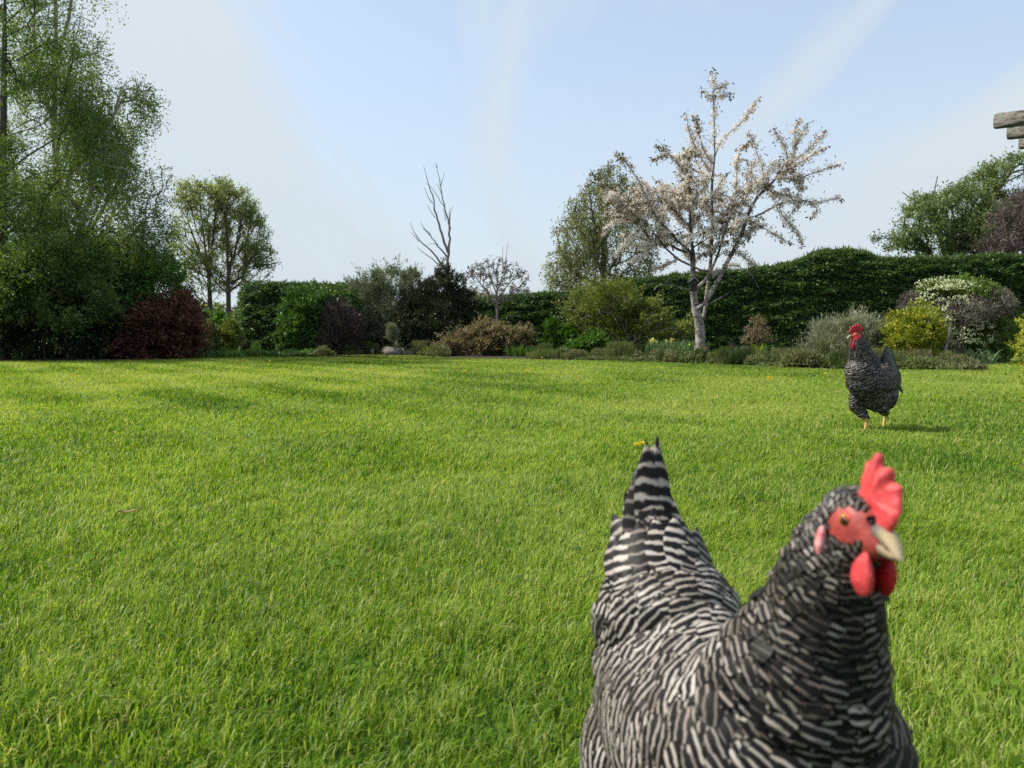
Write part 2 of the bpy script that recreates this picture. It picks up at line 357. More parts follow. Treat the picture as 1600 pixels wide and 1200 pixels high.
# ---------------------------------------------------------------- lawn grass (stuff)
def lawn_grass():
    rng = np.random.default_rng(11)
    # sample distances with density K/d^2 capped
    bands = [(.72, 1.4, 42000), (1.4, 2.0, 38000), (2.0, 2.8, 26000), (2.8, 4, 16000), (4, 5.6, 8600), (5.6, 8, 4600), (8, 11.5, 2400), (11.5, 16, 1200), (16, 23, 620), (23, 30, 350)]
    Ps = []
    for d0, d1, dens in bands:
        hw = .72 * d1 + .35; area = 2 * hw * (d1 - d0); n = int(area * dens)
        P = np.c_[rng.uniform(-hw, hw, n), rng.uniform(d0, d1, n), np.zeros(n)]
        P = P[np.abs(P[:, 0]) < .70 * P[:, 1] + .35]; Ps.append(P)
    P = np.concatenate(Ps)
    # keep only the lawn side of the bed edge
    ex = EDGEW[:, 0] / EDGEW[:, 1]; ey = EDGEW[:, 1]
    a = P[:, 0] / P[:, 1]
    lim = np.interp(a, ex, ey); lim = np.where(a > ex[-1], 21.5, lim)
    P = P[P[:, 1] < lim - .05 + .25 * (vn(np.c_[P[:, 0] * 3, P[:, 1] * .5, P[:, 2]], 9) - .5)]
    n = len(P); d = P[:, 1]
    # clumpiness: pull blades into tufts
    c1 = fbm(np.c_[P[:, 0] * 9, P[:, 1] * 9, P[:, 0] * 0], 3, 2); c2 = fbm(np.c_[P[:, 0] * 1.3, P[:, 1] * .9, P[:, 0] * 0], 21, 3)
    c3 = fbm(np.c_[P[:, 0] * .33 + 3, P[:, 1] * .28, P[:, 0] * 0], 33, 2); c4 = vn(np.c_[P[:, 0] * 28, P[:, 1] * 28, P[:, 0] * 0], 40)
    # mowing stripes fanning across the far left
    u = P[:, 0] * .80 + P[:, 1] * .60; stripe = np.tanh(3 * np.sin(u * 2 * PI / .95))
    sp = np.clip((P[:, 1] - 2.2) / 3, 0, 1) * np.clip(.55 - P[:, 0] / 5, .12, 1)
    H = .015 + .018 * rng.random(n) + .030 * np.clip(c2 - .42, 0, 1) * 1.4 + .022 * c1 * (1 + (c4 - .5))
    rag = rng.random(n) < .03; H[rag] *= 1.35
    # darker longer tufts seen in the photo
    dark = np.zeros(n)
    for (px, py, w, hh) in [(1010, 663, 70, 9), (1120, 631, 60, 5), (660, 655, 40, 8), (1160, 790, 50, 14), (610, 740, 40, 14), (870, 770, 35, 16), (490, 650, 60, 8), (330, 965, 50, 22), (590, 870, 40, 16), (730, 1010, 45, 22)]:
        g = gp(px, py); rx = w * g[1] / FPX; ry = abs(gp(px, py - hh)[1] - gp(px, py + hh)[1]) / 2
        q = ((P[:, 0] - g[0]) / rx) ** 2 + ((P[:, 1] - g[1]) / ry) ** 2
        dark = np.maximum(dark, np.exp(-q * 1.3))
    H *= 1 + .25 * dark
    far = np.clip((d - 3) / 12, 0, 1); H *= 1 - .25 * far
    Wd = (.0012 + .0014 * rng.random(n) ** 1.5) * np.maximum(1, d / 1.7) ** .80
    ang = .15 + 1.3 * (fbm(np.c_[P[:, 0] * 2.0, P[:, 1] * 2.0, P[:, 0] * 0], 50, 2) - .5) * 2 + rng.normal(0, 1.1, n)
    lean = (.10 + .85 * rng.random(n) ** 1.3) * (1 + .3 * stripe * sp)
    D = np.c_[np.cos(ang), np.sin(ang), np.zeros(n)]
    tw = ang + PI / 2 + rng.normal(0, .7, n); Sd = np.c_[np.cos(tw), np.sin(tw), np.zeros(n)]
    t = .31 + .80 * (c3 - .5) + .78 * (c2 - .5) * -1 + .26 * (c4 - .5) + rng.normal(0, .24, n) + .085 * stripe * sp - .20 * dark
    t += .10 * np.clip((d - 1.5) / 5, 0, 1)  # paler with distance: shade seen between near blades is put into the tint
    straw = rng.random(n) < (.035 + .30 * np.clip(c1 - .56, 0, 1) + .25 * np.clip(.40 - c2, 0, 1)); t[straw] = rng.uniform(.75, 1, straw.sum())
    t = np.clip(t, 0, .72 + .28 * straw)
    near = d < 5.6
    Vs = []; F4 = []; F3 = []; T = []; base = 0
    up = A(0, 0, 1)
    i = near; m_ = i.sum(); h = H[i][:, None]; w = Wd[i][:, None]; Dn = D[i]; Sn = Sd[i]; Pn = P[i]; ln = lean[i][:, None]
    p0 = Pn; p1 = Pn + up * h * .42 + Dn * h * ln * .22; p2 = Pn + up * h * .78 + Dn * h * ln * .62; p3 = Pn + up * h * (1 - .25 * ln) + Dn * h * ln * 1.15
    blk = np.stack([p0 - Sn * w * .45, p0 + Sn * w * .45, p1 - Sn * w * .5, p1 + Sn * w * .5, p2 - Sn * w * .38, p2 + Sn * w * .38, p3], 1)
    Vs.append(blk.reshape(-1, 3)); o_ = np.arange(m_)[:, None] * 7
    F4.append(np.concatenate([o_ + A(0, 1, 3, 2).astype(int), o_ + A(2, 3, 5, 4).astype(int)])); F3.append(o_ + A(4, 5, 6).astype(int))
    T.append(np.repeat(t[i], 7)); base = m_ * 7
    i = ~near; m_ = i.sum(); h = H[i][:, None]; w = Wd[i][:, None]; Dn = D[i]; Sn = Sd[i]; Pn = P[i]; ln = lean[i][:, None]
    p1 = Pn + up * h * .55 + Dn * h * ln * .35; p2 = Pn + up * h * (1 - .2 * ln) + Dn * h * ln
    blk = np.stack([Pn - Sn * w * .5, Pn + Sn * w * .5, p1 + Sn * w * .45, p2, p1 - Sn * w * .45], 1)
    Vs.append(blk.reshape(-1, 3)); o_ = base + np.arange(m_)[:, None] * 5
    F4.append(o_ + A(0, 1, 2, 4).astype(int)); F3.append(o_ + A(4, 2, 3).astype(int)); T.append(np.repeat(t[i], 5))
    base = base + m_ * 5
    nr = 260; Pr = np.c_[rng.uniform(-2.6, 2.6, nr), rng.uniform(.8, 4.6, nr) ** 1.0, np.zeros(nr)]; per = 9
    c = np.repeat(Pr, per, 0) + rng.normal(0, 1, (nr * per, 3)) * A(.022, .022, 0); hz = .018 + .018 * rng.random(nr * per); c[:, 2] = hz
    dr = norm(rng.normal(size=(nr * per, 3)) * A(1, 1, .25)); sz = .005 + .005 * rng.random(nr * per); sdv = norm(np.cross(dr, A(0, 0, 1) + rng.normal(0, .25, (nr * per, 3)))); q0 = c - dr * sz[:, None]; q2 = c + dr * sz[:, None]
    blk = np.stack([q0, c - dr * sz[:, None] * .2 - sdv * sz[:, None] * .8, q2 * .5 + c * .5 - sdv * sz[:, None] * .6, q2, q2 * .5 + c * .5 + sdv * sz[:, None] * .6, c - dr * sz[:, None] * .2 + sdv * sz[:, None] * .8], 1)
    Vs.append(blk.reshape(-1, 3)); o_ = base + np.arange(nr * per)[:, None] * 6; F4.append(np.concatenate([o_ + A(0, 1, 2, 5).astype(int), o_ + A(5, 2, 3, 4).astype(int)])); T.append(np.repeat(np.clip(rng.normal(.22, .1, nr * per), 0, .6), 6))
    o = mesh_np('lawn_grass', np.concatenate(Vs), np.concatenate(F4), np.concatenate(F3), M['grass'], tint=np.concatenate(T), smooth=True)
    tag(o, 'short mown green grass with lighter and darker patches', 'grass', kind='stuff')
    print('grass', n)
lawn_grass()

# ---------------------------------------------------------------- vegetation builders
def shrub(name, label, cat, blobs, base, nleaf, L, W, mat, seed, shell=.7, stems=14, stem_mat='twig_brown', carve=.40, cscale=None, up=.1, flat=0., inner=.0, extra=None, stem_r=.012, droop=0, group=None, lob=.26, clump=3.0, sprig=.42):
    rng = np.random.default_rng(seed); c = np.mean([b[:3] for b in blobs], 0)
    t = thing(name, label, cat, (base[0], base[1], 0), group)
    size = max(b[3] for b in blobs); cs = cscale or 1.6 / size
    # each blob gets lobes so that the outline is uneven
    BB = []
    for bl in blobs:
        BB.append(bl)
        k = 9
        for _ in range(k):
            d = norm(rng.normal(size=3)); r = lob * (0.7 + .9 * rng.random())
            BB.append((bl[0] + d[0] * bl[3] * .88, bl[1] + d[1] * bl[4] * .88, bl[2] + d[2] * bl[5] * .88, bl[3] * r, bl[4] * r, bl[5] * r))
    P = in_blobs(BB, nleaf, rng, shell, seed, carve, cs * 2.2)
    P = P[P[:, 2] > .01]
    # ragged young sprigs breaking the outline
    ns_ = int(len(P) * .30); per = 14; kk = rng.choice(len(P), max(4, ns_ // per)); rt = P[kk]; far_ = np.linalg.norm((rt - c) / A(size, size, size), axis=1)
    sdn = norm(norm(rt - c + A(0, 0, .25 * size)) + rng.normal(size=rt.shape) * .45 + A(0, 0, up * .6)); sl_ = size * sprig * (.3 + rng.random(len(kk)) ** 1.5)
    sx = rng.random((len(kk), per)); Q = rt[:, None] + sdn[:, None] * (sx * sl_[:, None])[..., None] + rng.normal(size=(len(kk), per, 3)) * L * .35
    P = np.concatenate([P[ns_:], Q.reshape(-1, 3)]); P = P[P[:, 2] > .01]
    ctr = c; out = norm(P - ctr - A(0, 0, -.2)); D = norm(out * .9 + rng.normal(size=P.shape) * .6 + A(0, 0, up - droop))
    cl = fbm(P * clump / size, seed + 7, 2)
    tint = np.clip(.5 + (cl - .5) * 1.6 + rng.normal(0, .14, len(P)), 0, 1)
    V, F, T = leaves(P, D, L * (.7 + .6 * rng.random(len(P))), W * (.7 + .6 * rng.random(len(P))), rng, tint, flat)
    mesh_np('foliage', V, F, None, M[mat], t, tint=T)
    if stems:
        att = in_blobs(blobs, stems * 8, rng, .2)
        att = att[att[:, 2] > .05]
        trunks = [[A(base[0], base[1], -.03), A(base[0], base[1], .12) + A(rng.normal(0, .02), 0, 0)]]
        nodes, par, _ = skeleton(trunks, att, .4, .1)
        branch_mesh('stems', nodes, par, stem_r * 2.2, stem_r * .3, M[stem_mat], t, .5, 5)
    if extra: extra(t, rng, BB, P)
    return t

def tree(name, label, cat, limbs, blobs, natt, rbase, rtip, bark, leafmat, nleaf, L, W, seed, spread=.25, weep=0., bf=.25, step=.3, carve=0., inner_leaves=.15, power=.5, up=0, group=None, tintk=1.2, cs=.9, minfrac=None):
    rng = np.random.default_rng(seed)
    base = limbs[0][0]; t = thing(name, label, cat, (base[0], base[1], 0), group)
    att = in_blobs(blobs, natt, rng, .15, seed, carve, cs)
    nodes, par, n0 = skeleton(limbs, att, bf, step)
    _, r, cnt = branch_mesh('trunk', nodes, par, rbase, rtip, M[bark], t, power, 7)
    # leaf sites: along the edges of the finer branches
    n = len(nodes); fine = (cnt < max(6, n * .02)) & (np.arange(n) > 0)
    if n0 < n: fine &= (np.arange(n) >= n0) 
    idx = np.nonzero(fine)[0]; wgt = 1. / np.sqrt(cnt[idx]); wgt /= wgt.sum()
    k = rng.choice(idx, nleaf, p=wgt); f = rng.random(nleaf)[:, None]
    P = nodes[k] * f + nodes[par[k]] * (1 - f)
    P = P + rng.normal(size=P.shape) * spread * (.4 + .6 * rng.random((nleaf, 1)))
    if weep:
        # leaves hang in strands: quantise x,y to strand roots then fall
        s = rng.random(nleaf); sid = rng.integers(0, max(1, nleaf // 26), nleaf)
        kk = rng.choice(idx, max(1, nleaf // 26) + 1, p=wgt); root = nodes[kk] + rng.normal(size=(len(kk), 3)) * spread * .8
        ln = weep * (.4 + rng.random(len(kk)))
        use = rng.random(nleaf) < .78
        sw = rng.normal(size=(len(kk), 2)) * .10
        Q = root[sid].copy(); Q[:, 2] -= ln[sid] * s; Q[:, :2] += sw[sid] * (s * ln[sid])[:, None]; Q += rng.normal(size=Q.shape) * .035
        P = np.where(use[:, None], Q, P)
    P = P[P[:, 2] > .15]
    D = rdir(rng, len(P), up - (.8 if weep else 0))
    cl = fbm(P * .9, seed + 7, 2)
    tint = np.clip(.5 + (cl - .5) * tintk + rng.normal(0, .17, len(P)), 0, 1)
    V, F, T = leaves(P, D, L * (.6 + .8 * rng.random(len(P))), W * (.6 + .8 * rng.random(len(P))), rng, tint)
    mesh_np('crown', V, F, None, M[leafmat], t, tint=T)
    return t, nodes, par, cnt, n0

def clump(name, label, cat, base, w, h, n, mat, seed, bw=.02, group=None, bend=.5, parent=None, depth=None):
    rng = np.random.default_rng(seed)
    t = thing(name, label, cat, (base[0], base[1], 0), group) if parent is None else parent
    r = np.sqrt(rng.random(n)); a = rng.random(n) * 2 * PI
    P = np.c_[base[0] + r * np.cos(a) * w * .5, base[1] + r * np.sin(a) * (depth or w) * .35, np.zeros(n)]
    ang = rng.random(n) * 2 * PI; out = np.c_[(P[:, 0] - base[0]) / w + rng.normal(0, .35, n), rng.normal(0, .35, n), np.zeros(n)]
    H = h * (.55 + .45 * rng.random(n)); k = 5; Vs = []
    Sd = norm(np.c_[np.cos(ang), np.sin(ang), 0 * ang])
    for j in range(k):
        s = j / (k - 1); c = P + out * (H * bend * s ** 2.2)[:, None]; c[:, 2] = H * (s - .45 * bend * s ** 3 * np.linalg.norm(out, axis=1))
        ww = bw * (1 - s ** 2.5) * .5 + .0006
        Vs.append(c - Sd * ww); Vs.append(c + Sd * ww)
    V = np.stack(Vs, 1).reshape(-1, 3); o_ = np.arange(n)[:, None] * 2 * k
    F = np.concatenate([o_ + np.array([2 * j, 2 * j + 1, 2 * j + 3, 2 * j + 2]) for j in range(k - 1)])
    tint = np.clip(.5 + rng.normal(0, .25, n), 0, 1)
    mesh_np('leaves', V, F, None, M[mat], t, tint=np.repeat(tint, 2 * k))
    return t

def hedge(name, label, path, heights, thick, nleaf, mat, seed, L=.11, W=.035, baseoff=0):
    """path: plan polyline of the face towards the camera; heights at its points"""
    rng = np.random.default_rng(seed)
    path = np.array(path, float); d = np.r_[0, np.cumsum(np.linalg.norm(np.diff(path, axis=0), axis=1))]
    n = int(d[-1] / .22) + 2; s = np.linspace(0, d[-1], n)
    X = np.interp(s, d, path[:, 0]); Y = np.interp(s, d, path[:, 1]); Hh = np.interp(s, d, heights)
    Hh[1:-1] = .25 * Hh[:-2] + .5 * Hh[1:-1] + .25 * Hh[2:]
    T = np.gradient(np.c_[X, Y], axis=0); T = norm(T); Nb = np.c_[-T[:, 1], T[:, 0]]
    if Nb[n // 2][1] < 0: Nb = -Nb
    prof = []
    for k in range(10): prof.append((0.02 * k, k / 9 * .86))
    for k in range(1, 6): a = k / 5 * PI / 2; prof.append((.18 + .25 * (1 - math.cos(a)), .86 + .14 * math.sin(a)))
    prof += [(thick * .6, 1.0), (thick - .2, .99), (thick, .9), (thick, .5), (thick, 0)]
    prof = np.array(prof); m_ = len(prof)
    V = np.zeros((n, m_, 3))
    for j, (o_, z) in enumerate(prof):
        V[:, j, 0] = X + Nb[:, 0] * o_; V[:, j, 1] = Y + Nb[:, 1] * o_; V[:, j, 2] = Hh * z
    # taper the two ends shut
    t = thing(name, label, 'hedge', (X[n // 2], Y[n // 2], 0))
    nz = fbm(V.reshape(-1, 3) * A(1.1, 1.1, 1.8), seed, 3).reshape(n, m_)
    off = (nz - .5) * .24
    nrm = np.zeros_like(V); nrm[:, :10, :2] = -Nb[:, None]; nrm[:, 10:15, 2] = .7; nrm[:, 10:15, :2] = -Nb[:, None] * .7; nrm[:, 15:17, 2] = 1; nrm[:, 17:, :2] = Nb[:, None]
    V += nrm * off[..., None]
    V[:, 0, 2] = 0
    V[[0, -1]] = V[[0, -1]].mean(1, keepdims=True) * A(1, 1, 0) + V[[0, -1]] * A(0, 0, 1)
    idx = np.arange(n * m_).reshape(n, m_)
    F = np.stack([idx[:-1, :-1], idx[1:, :-1], idx[1:, 1:], idx[:-1, 1:]], -1).reshape(-1, 4)
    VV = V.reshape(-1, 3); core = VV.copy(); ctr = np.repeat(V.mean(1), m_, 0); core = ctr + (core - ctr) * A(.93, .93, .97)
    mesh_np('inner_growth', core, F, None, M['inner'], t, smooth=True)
    # scatter sprays on the faces
    q = VV[F]; a = q[:, 1] - q[:, 0]; b = q[:, 3] - q[:, 0]; cr = np.cross(a, b); ar = np.linalg.norm(cr, axis=1)
    ctrf = ctr[F[:, 0]]; fc = q.mean(1); N = norm(cr); sgn = np.sign(np.sum(N * (fc - ctrf), 1))[:, None]; N = N * np.where(sgn == 0, 1, sgn)
    wq = ar * np.where(np.arange(len(F)) % (m_ - 1) > 15, .25, 1.)
    k = rng.choice(len(F), nleaf, p=wq / wq.sum()); u = rng.random(nleaf)[:, None]; v = rng.random(nleaf)[:, None]
    P = q[k, 0] * (1 - u) * (1 - v) + q[k, 1] * u * (1 - v) + q[k, 2] * u * v + q[k, 3] * (1 - u) * v
    Nn = N[k]
    # horizontally layered sprays: offset follows anisotropic noise
    lay = fbm(P * A(2.6, 2.6, 8.5), seed + 3, 3)
    P = P + Nn * ((lay - .5) * .30 + rng.normal(0, .03, nleaf)[:])[:, None]
    D = norm(Nn * .55 + rng.normal(size=P.shape) * .45 + A(0, 0, -.15) + np.c_[T[np.clip(k // (m_ - 1), 0, n - 1)], np.zeros(nleaf)] * rng.normal(0, 1, nleaf)[:, None] * .9)
    tint = np.clip(.48 + (lay - .5) * 1.6 + (fbm(P * .8, seed + 9, 2) - .5) * .6 + rng.normal(0, .17, nleaf), 0, 1)
    # a few shoots above the clipped line
    sh = (rng.random(nleaf) < .03) & (Nn[:, 2] > .5); D[sh] = rdir(rng, sh.sum(), 2.5)
    Ls = L * (.6 + .8 * rng.random(nleaf)); Ls[sh] *= 1.7
    V2, F2, T2 = leaves(P - D * L * .3, D, Ls, W * (.6 + .8 * rng.random(nleaf)), rng, tint)
    mesh_np('foliage', V2, F2, None, M[mat], t, tint=T2)
    return t
# ================================================================ hedges
def hp(px, Y): return ((px - 800) / FPX * Y, Y)
hedge('clipped_hedge', 'low squared dark green hedge block left of the bright green shrub', [hp(366, 27), hp(374, 22.6), hp(420, 22.3), hp(500, 22.6), hp(620, 23.5)],
      [2.0, 2.02, 2.05, 2.05, 2.0], 2.2, 42000, 'yew', 101)
hpx = [(640, 455, 26.5), (745, 466, 26.5), (830, 462, 26), (900, 458, 25.5), (960, 440, 25), (1050, 430, 24.5), (1110, 424, 24.2), (1180, 420, 24), (1240, 412, 23.7), (1262, 400, 23.6), (1290, 389, 23.5), (1335, 388, 23.4), (1362, 396, 23.3), (1385, 404, 23.2), (1450, 404, 23), (1520, 402, 22.9), (1640, 398, 22.8), (1900, 392, 22.6)]
hedge('clipped_hedge', 'long tall dark green hedge running along the back with a raised rounded hump', [hp(p, y) for p, _, y in hpx], [at(p, q, y)[2] for p, q, y in hpx], 2.2, 190000, 'yew', 102, L=.12, W=.038)

# ================================================================ left trees
Y = 17.0
tb_ = gp(3, 566); tb_ = A(*at(2, 566, 17)[:2], 0)
trunk = [tb_, at(3, 400, 17.0), at(5, 200, 17.1), at(8, 0, 17.2), at(10, -160, 17.3)]
limbs = [trunk]
rg = np.random.default_rng(5)
for py, ex, ey, dy in [(30, 90, 5, 0), (60, 95, 40, -1), (150, 100, 120, .8), (210, 120, 175, -.8), (215, 130, 195, 1), (300, 110, 265, -1.2), (330, 120, 300, .6), (360, 90, 385, 1), (395, 110, 370, -1.4), (440, 90, 455, -1.6), (260, -120, 210, 0), (330, -120, 300, 1), (120, -110, 70, 0), (440, -100, 430, -1)]:
    p0 = at(4, py, 17.05); p1 = at(ex, ey, 17 + dy); limbs.append([p0, (p0 + p1) / 2 + A(0, 0, .18), p1])
blobs = [pb(40, 60, 95, 85, 17, 1.8), pb(20, -90, 80, 90, 17, 1.4), pb(40, 190, 110, 70, 17, 1.9), pb(50, 290, 115, 75, 16.7, 2.0), pb(40, 400, 125, 70, 16.4, 2.0), pb(70, 440, 80, 55, 15.9, 1.2), pb(-70, 200, 80, 260, 17, 1.5)]
tree('larch_tree', 'tall straight dark trunk with feathery green sprays at the far left edge', 'tree', limbs, blobs, 900, .14, .006, 'bark_dark', 'larch_leaf', 58000, .075, .024, 201, spread=.17, bf=.35, carve=.46, power=.64)

yb = 19.5
trunk = [A(*at(97, 566, yb)[:2], 0), at(95, 460, yb), at(91, 300, yb), at(84, 180, yb), at(88, 60, yb), at(84, -90, yb), at(92, -200, yb)]
limbs = [trunk, [at(89, 250, yb), at(96, 150, yb - .3), at(120, 60, yb - .5), at(130, 5, yb - .5)], [at(91, 330, yb), at(120, 240, yb + .4), at(150, 140, yb + .6)], [at(88, 200, yb), at(60, 120, yb), at(50, 20, yb)],
         [at(86, 100, yb), at(110, 30, yb), at(115, -60, yb)]]
blobs = [pb(90, -70, 85, 95, yb, 1.5), pb(135, 15, 34, 60, yb, 1.2), pb(100, 50, 78, 75, yb, 1.8), pb(110, 150, 80, 75, yb, 2), pb(80, 260, 85, 80, yb, 2), pb(150, 120, 40, 50, yb, 1.2), pb(60, 350, 80, 60, yb, 1.6), pb(165, 190, 40, 60, yb, 1.2)]
tree('silver_birch', 'tallest weeping silver birch rising out of frame, second trunk from the left', 'tree', limbs, blobs, 1000, .13, .005, 'bark_birch', 'birch_leaf', 44000, .050, .036, 202, spread=.09, weep=1.1, carve=.49)

yb = 18.6
b0 = A(*at(112, 566, yb)[:2], 0)
trunk = [b0, at(112, 470, yb), at(118, 385, yb), at(143, 300, yb), at(147, 230, yb), at(150, 170, yb)]
limbs = [trunk, [at(114, 440, yb), at(128, 380, yb - .2), at(160, 300, yb - .5), at(190, 238, yb - .6)], [at(120, 400, yb), at(150, 345, yb + .5), at(195, 268, yb + .7), at(215, 200, yb + .8)],
         [at(143, 300, yb), at(165, 225, yb), at(185, 150, yb)], [at(130, 378, yb), at(190, 330, yb - .6), at(225, 280, yb - .9)], [at(114, 430, yb), at(180, 390, yb + .5), at(225, 350, yb + .5)], [at(118, 385, yb), at(90, 320, yb), at(70, 250, yb)]]
blobs = [pb(175, 175, 60, 55, yb, 1.5), pb(215, 165, 38, 42, yb, 1.1), pb(215, 250, 40, 62, yb, 1.5), pb(225, 330, 34, 60, yb, 1.3), pb(160, 260, 60, 80, yb, 1.6), pb(150, 350, 75, 60, yb, 1.6), pb(205, 400, 52, 45, yb, 1.4), pb(100, 330, 60, 70, yb, 1.3)]
tree('silver_birch', 'leaning multi-stemmed weeping birch with rounded crown, third tree from the left', 'tree', limbs, blobs, 950, .12, .005, 'bark_birch', 'birch_leaf', 38000, .050, .036, 203, spread=.09, weep=1.1, carve=.49)

# two slender trees in the field behind
yf = 40.
for (tx, lab, bl, sd, lm) in [
    (327, 'left one of two slim field trees beyond the garden, rounded top', [pb(318, 325, 42, 45, yf, 1.8), pb(305, 380, 36, 50, yf, 1.8), pb(335, 340, 30, 50, yf, 1.6), pb(322, 430, 40, 40, yf, 1.6), pb(292, 330, 22, 38, yf, 1), pb(290, 300, 16, 24, yf, .8), pb(280, 400, 18, 50, yf, 1.2), pb(345, 300, 22, 26, yf, 1.2)], 211, [(310, 300), (340, 300), (295, 350)]),
    (356, 'right one of two slim field trees beyond the garden, branches reaching right', [pb(368, 325, 34, 40, yf + 1, 1.8), pb(385, 365, 34, 45, yf + 1, 1.8), pb(365, 400, 36, 50, yf + 1, 1.6), pb(405, 400, 26, 24, yf + 1, 1.2), pb(418, 412, 24, 12, yf + 1, .8), pb(395, 340, 22, 34, yf + 1, 1.2), pb(385, 430, 38, 20, yf + 1, 1.2), pb(350, 420, 26, 40, yf + 1, 1.2), pb(355, 300, 22, 20, yf + 1, 1)], 212, [(350, 300), (385, 320), (420, 405), (400, 350)])]:
    b0 = A(*at(tx + 3, 535, yf)[:2], 0); trunk = [b0, at(tx + 1, 470, yf), at(tx, 400, yf), at(tx - 3, 330, yf)]
    limbs = [trunk] + [[at(tx, 450 - 12 * i, yf), (at(tx, 450, yf) + at(a, b_, yf)) / 2 + A(0, 0, .2), at(a, b_, yf)] for i, (a, b_) in enumerate(lm)]
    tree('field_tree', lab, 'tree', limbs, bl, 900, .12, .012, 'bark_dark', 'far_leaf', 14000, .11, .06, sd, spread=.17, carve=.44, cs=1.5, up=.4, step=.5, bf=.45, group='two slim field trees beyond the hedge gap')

# distant wood line across the field
rg = np.random.default_rng(9); P = []
for k in range(60):
    x = -230 + 8.2 * k + rg.normal(0, 2); y = 190 + rg.normal(0, 10); h = 7 + 5 * rg.random(); P.append(in_blobs([(x, y, h * .5, 6 + 3 * rg.random(), 5, h * .55)], 900, rg, .5))
P = np.concatenate(P); tn = np.clip(rg.normal(.5, .2, len(P)), 0, 1)
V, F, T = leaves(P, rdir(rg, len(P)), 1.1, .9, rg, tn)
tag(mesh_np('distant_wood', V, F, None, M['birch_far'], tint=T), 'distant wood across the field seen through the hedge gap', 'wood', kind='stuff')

# ================================================================ left shrubs
Y = 17.2
shrub('laurel', 'very dark glossy laurel mass under the trees at the far left', 'shrub', [pb(60, 500, 95, 62, 17.8, 1.2), pb(140, 505, 70, 58, 17.6, 1.1), pb(-60, 490, 80, 70, 18, 1.2)], A(*at(80, 566, 17.8)[:2], 0), 52000, .10, .045, 'dark_leaf', 301, shell=.55, carve=.38, droop=.5, flat=.3)
shrub('spreading_shrub', 'mid green spreading shrub with drooping sprays above the dark laurel', 'shrub', [pb(70, 425, 85, 52, 16.6, .9), pb(115, 470, 62, 40, 16.3, .8), pb(30, 470, 60, 38, 16.4, .8), pb(-40, 440, 60, 60, 16.6, .8)], A(*at(70, 562, 17.2)[:2], 0), 50000, .075, .03, 'shade_leaf', 302, shell=.5, carve=.42, droop=.35, flat=.3)
shrub('evergreen_shrub', 'tall dark evergreen shrub behind the red-leaved bush', 'shrub', [pb(175, 440, 55, 66, 18.4, 1.), pb(235, 450, 52, 58, 18.8, 1.), pb(195, 510, 80, 50, 18.5, 1.), pb(150, 400, 30, 35, 18.4, .7)], A(*at(200, 560, 18.8)[:2], 0), 52000, .09, .04, 'mid_leaf', 303, shell=.55, carve=.40, clump=4)
shrub('red_leaved_bush', 'dark red-leaved bush rounded on its right side beside the lawn', 'shrub', [pb(250, 515, 58, 44, 18.0, .95), pb(285, 490, 22, 34, 18.2, .5), pb(225, 530, 44, 32, 17.7, .7), pb(268, 525, 38, 34, 17.7, .6), pb(285, 530, 22, 28, 17.9, .5)], A(*at(255, 560, 18)[:2], 0), 42000, .085, .035, 'red_leaf', 304, shell=.6, carve=.36, clump=4)
shrub('brown_shrub', 'small brownish green shrub between red bush and yellow-green bush', 'shrub', [pb(322, 530, 18, 26, 20.5, .4)], A(*at(322, 558, 20.5)[:2], 0), 5000, .07, .03, 'cover', 305, shell=.6)
shrub('yellow_green_bush', 'yellow-green bush in the gap beside the hedge end', 'shrub', [pb(350, 533, 20, 24, 21, .4), pb(362, 525, 12, 22, 21.2, .3)], A(*at(352, 558, 21)[:2], 0), 7000, .07, .035, 'olive_leaf', 306, shell=.6)
shrub('field_bush', 'low pale green bush standing in the gap under the field trees', 'shrub', [pb(320, 506, 28, 18, 30, 1.), pb(352, 508, 30, 15, 30, 1)], A(*at(335, 540, 30)[:2], 0), 9000, .12, .06, 'bright_leaf', 307, shell=.5)

# ================================================================ middle bed
shrub('green_shrub', 'bright green leafy shrub growing against the hedge block', 'shrub', [pb(478, 510, 42, 44, 21.8, .6), pb(500, 475, 34, 26, 22, .5), pb(470, 478, 26, 26, 22, .4), pb(455, 530, 20, 26, 21.6, .4), pb(540, 478, 28, 20, 22.2, .4)], A(*at(480, 557, 21.9)[:2], 0), 26000, .085, .045, 'mid_leaf', 311, shell=.6, carve=.36, clump=4)
shrub('purple_brown_bush', 'purple-brown twiggy bush right of the bright green shrub', 'shrub', [pb(528, 505, 28, 36, 21.6, .5), pb(545, 520, 24, 32, 21.6, .45), pb(520, 540, 26, 18, 21.5, .4)], A(*at(532, 557, 21.6)[:2], 0), 16000, .10, .012, 'purple_twig', 312, shell=.3, carve=.30, stems=30, up=.5)
def tallshoots(t, rng, BB, P): pass
shrub('grey_green_shrub', 'tall grey-green shrub with upright shoots left of the dark conifer', 'shrub', [pb(575, 450, 30, 24, 22.4, .5), pb(612, 442, 32, 22, 22.4, .5), pb(600, 490, 45, 40, 22.6, .6), pb(640, 450, 18, 26, 22.4, .4), pb(565, 500, 25, 40, 22.4, .4), pb(590, 430, 10, 10, 22.4, .2), pb(645, 430, 8, 10, 22.4, .2), pb(612, 424, 9, 8, 22.4, .2)], A(*at(600, 556, 22.5)[:2], 0), 22000, .085, .024, 'grey_leaf', 313, shell=.35, carve=.40, stems=30, stem_r=.014, up=.9, stem_mat='twig_brown')
